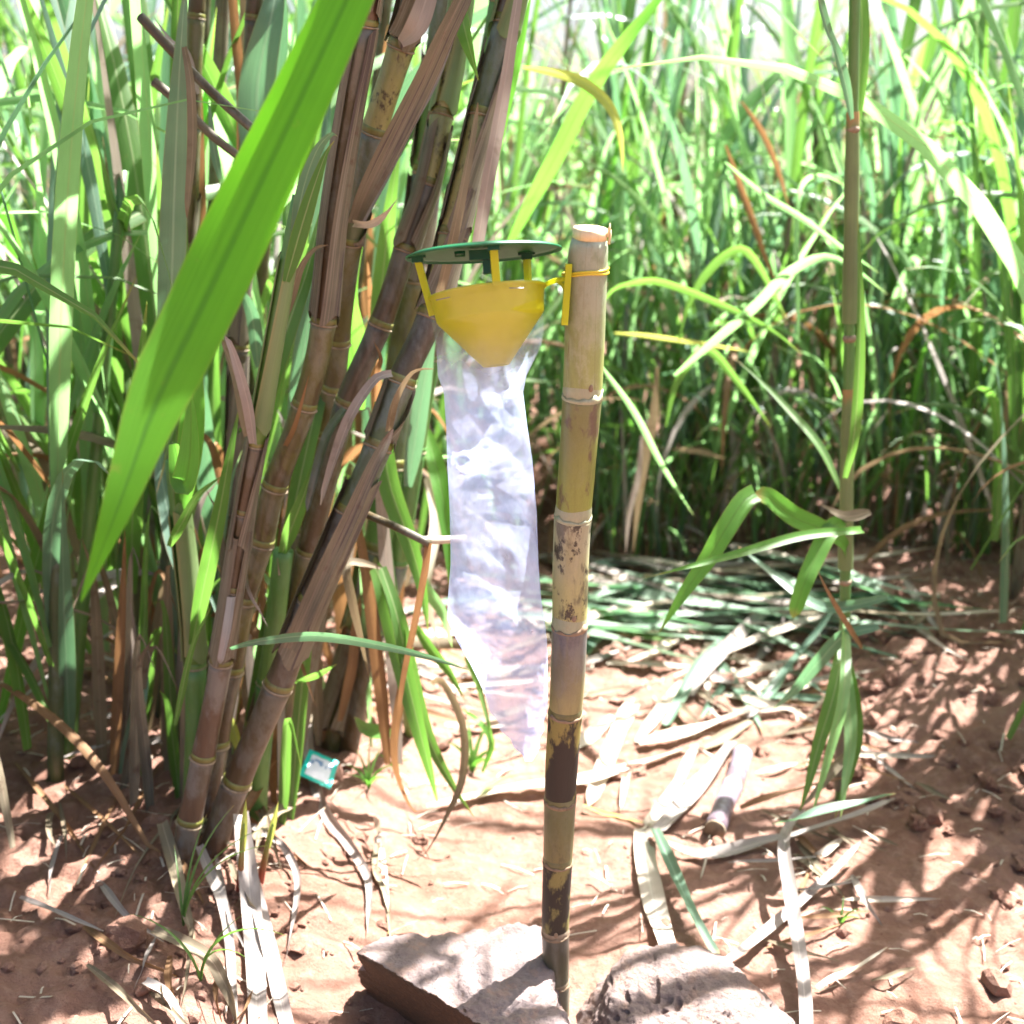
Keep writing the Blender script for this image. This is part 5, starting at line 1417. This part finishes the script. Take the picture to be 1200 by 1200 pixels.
def place(label, group, x, y, sc, rz, k, parts=protos):
    rt = root('sugarcane_plant', label, 'sugarcane plant', (x, y, float(terrain(x, y))), group)
    rt.rotation_euler = (0, 0, rz); rt.scale = (sc, sc, sc)
    for nm, me_ in parts[k]:
        o = bpy.data.objects.new(nm, me_); COL.objects.link(o); o.parent = rt
ORD = "first second third fourth fifth sixth seventh eighth ninth tenth eleventh twelfth thirteenth fourteenth fifteenth sixteenth seventeenth eighteenth nineteenth twentieth".split()
ORD += ["twenty " + o for o in ORD[:9]] + ["thirtieth"] + ["thirty " + o for o in ORD[:9]]
random.seed(77)
for i in range(34):
    x = -2.6 + 5.6 * (i + random.uniform(-.4, .4)) / 34
    place(ORD[i] + " leafy cane plant from the left in the front row of the field", "cane plants in the front row of the field", x, 4.5 + random.uniform(-.15, .2) - .55 * max(0, min(1.1, x - .25)), random.uniform(.95, 1.2), random.uniform(0, 6.28), i % 7)
for i in range(34):
    x = -3.2 + 7.0 * (i + random.uniform(-.4, .4)) / 34
    place(ORD[i] + " leafy cane plant from the left in the second row of the field", "cane plants in the second row of the field", x, 5.3 + random.uniform(-.25, .25) - .5 * max(0, min(1.1, x - .25)), random.uniform(1.0, 1.3), random.uniform(0, 6.28), (i * 3) % 7)
# right hand side of the aisle, running towards the camera beyond the edge of the photograph
for i, (x, y) in enumerate(((1.6, 1.7), (2.0, 2.1), (1.2, 2.3), (1.7, 2.5), (1.25, 2.75), (1.75, 3.0), (1.35, 3.2), (1.9, 3.3), (1.5, 3.5), (1.4, 4.0))):
    place(ORD[i] + " nearest of the cane plants along the right side of the path", "cane plants along the right side of the path", x, y, random.uniform(.95, 1.2), random.uniform(0, 6.28), (i * 2 + 1) % 7)
for i, (x, y) in enumerate(((-1.15, 1.85), (-.95, 2.15), (-.8, 2.45), (-1.55, 2.55), (-.62, 2.85), (-1.1, 3.0), (-1.8, 3.1), (-.5, 3.3), (-1.2, 3.5), (-.2, 3.65), (-.85, 3.85))):
    place(ORD[i] + " nearest of the cane plants behind and left of the big clump", "cane plants behind the left clump", x, y, random.uniform(1.0, 1.35), random.uniform(0, 6.28), (i * 3 + 2) % 7)
for i, (x, y) in enumerate(((-1.4, 1.5), (-1.6, 2.1), (-.72, 2.65))):
    place(("leftmost near cane plant beyond the big clump", "large cane plant at the far left edge", "bushy cane plant right behind the canes of the clump")[i], None, x, y, 1.1, i * 2.0, i * 2)

# unseen crown leaves above the left canes, added to shade the lower left soil
random.seed(5)
shade_crown_tops = [(-.02, 1.98, 1.8), (.12, 2.02, 1.9), (-.15, 2.0, 1.75), (-.05, 2.25, 1.9), (.2, 2.2, 2.05), (-.3, 1.9, 1.85), (-.5, 2.1, 2.0)]
for cx, cy, cz in shade_crown_tops:
    for k in range(14):
        az = random.uniform(0, 6.28)
        P = arch(Vector((cx, cy, cz + .02 * k)), az, random.uniform(.6, 1.0), R(random.uniform(40, 75)), R(random.uniform(40, 90)))
        mb = MB(); ribbon(mb, P, blade_profile(12, .04, .6, 0, .3), leaf_side(az, random.uniform(-1, 1)), .3, .05, across=2)
        part('leaf', mb, M['leaf'], back)

# unseen crown leaves on the right edge shoot, added to shade the soil
for k in range(7):
    b0 = Vector((.68, 2.1, 1.6 + .1 * k)); az = R(random.uniform(-80, 80))
    P = arch(b0, az, random.uniform(.8, 1.25), R(random.uniform(50, 75)), R(random.uniform(50, 100)))
    mb = MB(); ribbon(mb, P, blade_profile(12, .036, .6, 0, .3), leaf_side(az, random.uniform(-1, 1)), .3, .05, across=2)
    part('leaf', mb, M['leaf'], edge)
P = catmull([W(1004, -150, 2.05), Vector((.68, 2.08, 1.9)), Vector((.68, 2.1, 2.35))], 10)
mb = MB(); ring_tube(mb, P, [.010 - .0006 * i for i in range(10)], 12); part('stem', mb, M['young_stalk'], edge)

for i in range(20):
    x = -.5 + 2.1 * i / 19
    place(ORD[i] + " low young cane shoot from the left, before the front row of the field", "low young shoots before the front row of the field", x + random.uniform(-.04, .04), 4.12 + random.uniform(-.12, .1) - .55 * max(0, min(1.1, x - .25)), random.uniform(.38, .6), random.uniform(0, 6.28), (i * 2 + 1) % 7)
# unseen leaves above the picture, added to dapple the big bright leaf
for k in range(9):
    az = R(random.uniform(-120, -65))
    P = arch(Vector((random.uniform(.05, .3), 1.95, 2.25 + .03 * k)), az, random.uniform(.8, 1.15), R(random.uniform(20, 40)), R(random.uniform(30, 60)))
    mb = MB(); ribbon(mb, P, blade_profile(12, random.uniform(.025, .045), .6, 0, .3), leaf_side(az, random.uniform(-1, 1)), .3, .05, across=2)
    part('leaf', mb, M['leaf'], back)

# far field as a mass
def mass(name, label, n, x0, x1, y0, y1, mt, wr=(.025, .045), seed=3):
    random.seed(seed)
    mb = MB()
    for i in range(n):
        y = y0 + (y1 - y0) * random.random() ** 1.4; x = random.uniform(x0, x1) * (y / y0) ** .6
        az = random.uniform(0, 6.28); z = .16 + random.uniform(0, 1.0)
        P = arch(Vector((x, y, z)), az, random.uniform(.8, 1.6), R(random.uniform(68, 88)), R(random.choice([25, 50, 90, 140])), 8)
        ribbon(mb, P, blade_profile(8, random.uniform(*wr), .6, 0, .3), leaf_side(az, random.uniform(-2, 2)), .3, across=2)
    return single(name, mb, M[mt], label, 'cane field', (0, 0, 0), kind='stuff')
mass('cane_field', "mass of sunlit cane leaves filling the far field", 1000, -5, 5.5, 6.3, 13, 'leaf_field', (.03, .055), 3)
mass('cane_field', "darker cane leaves mixed through the far field", 350, -5, 5.5, 6.3, 13, 'leaf', (.03, .055), 4)
mass('cane_field_trash', "dead straw coloured leaves low in the far field", 500, -4, 4.5, 4.8, 9, 'dry', (.015, .03), 6)
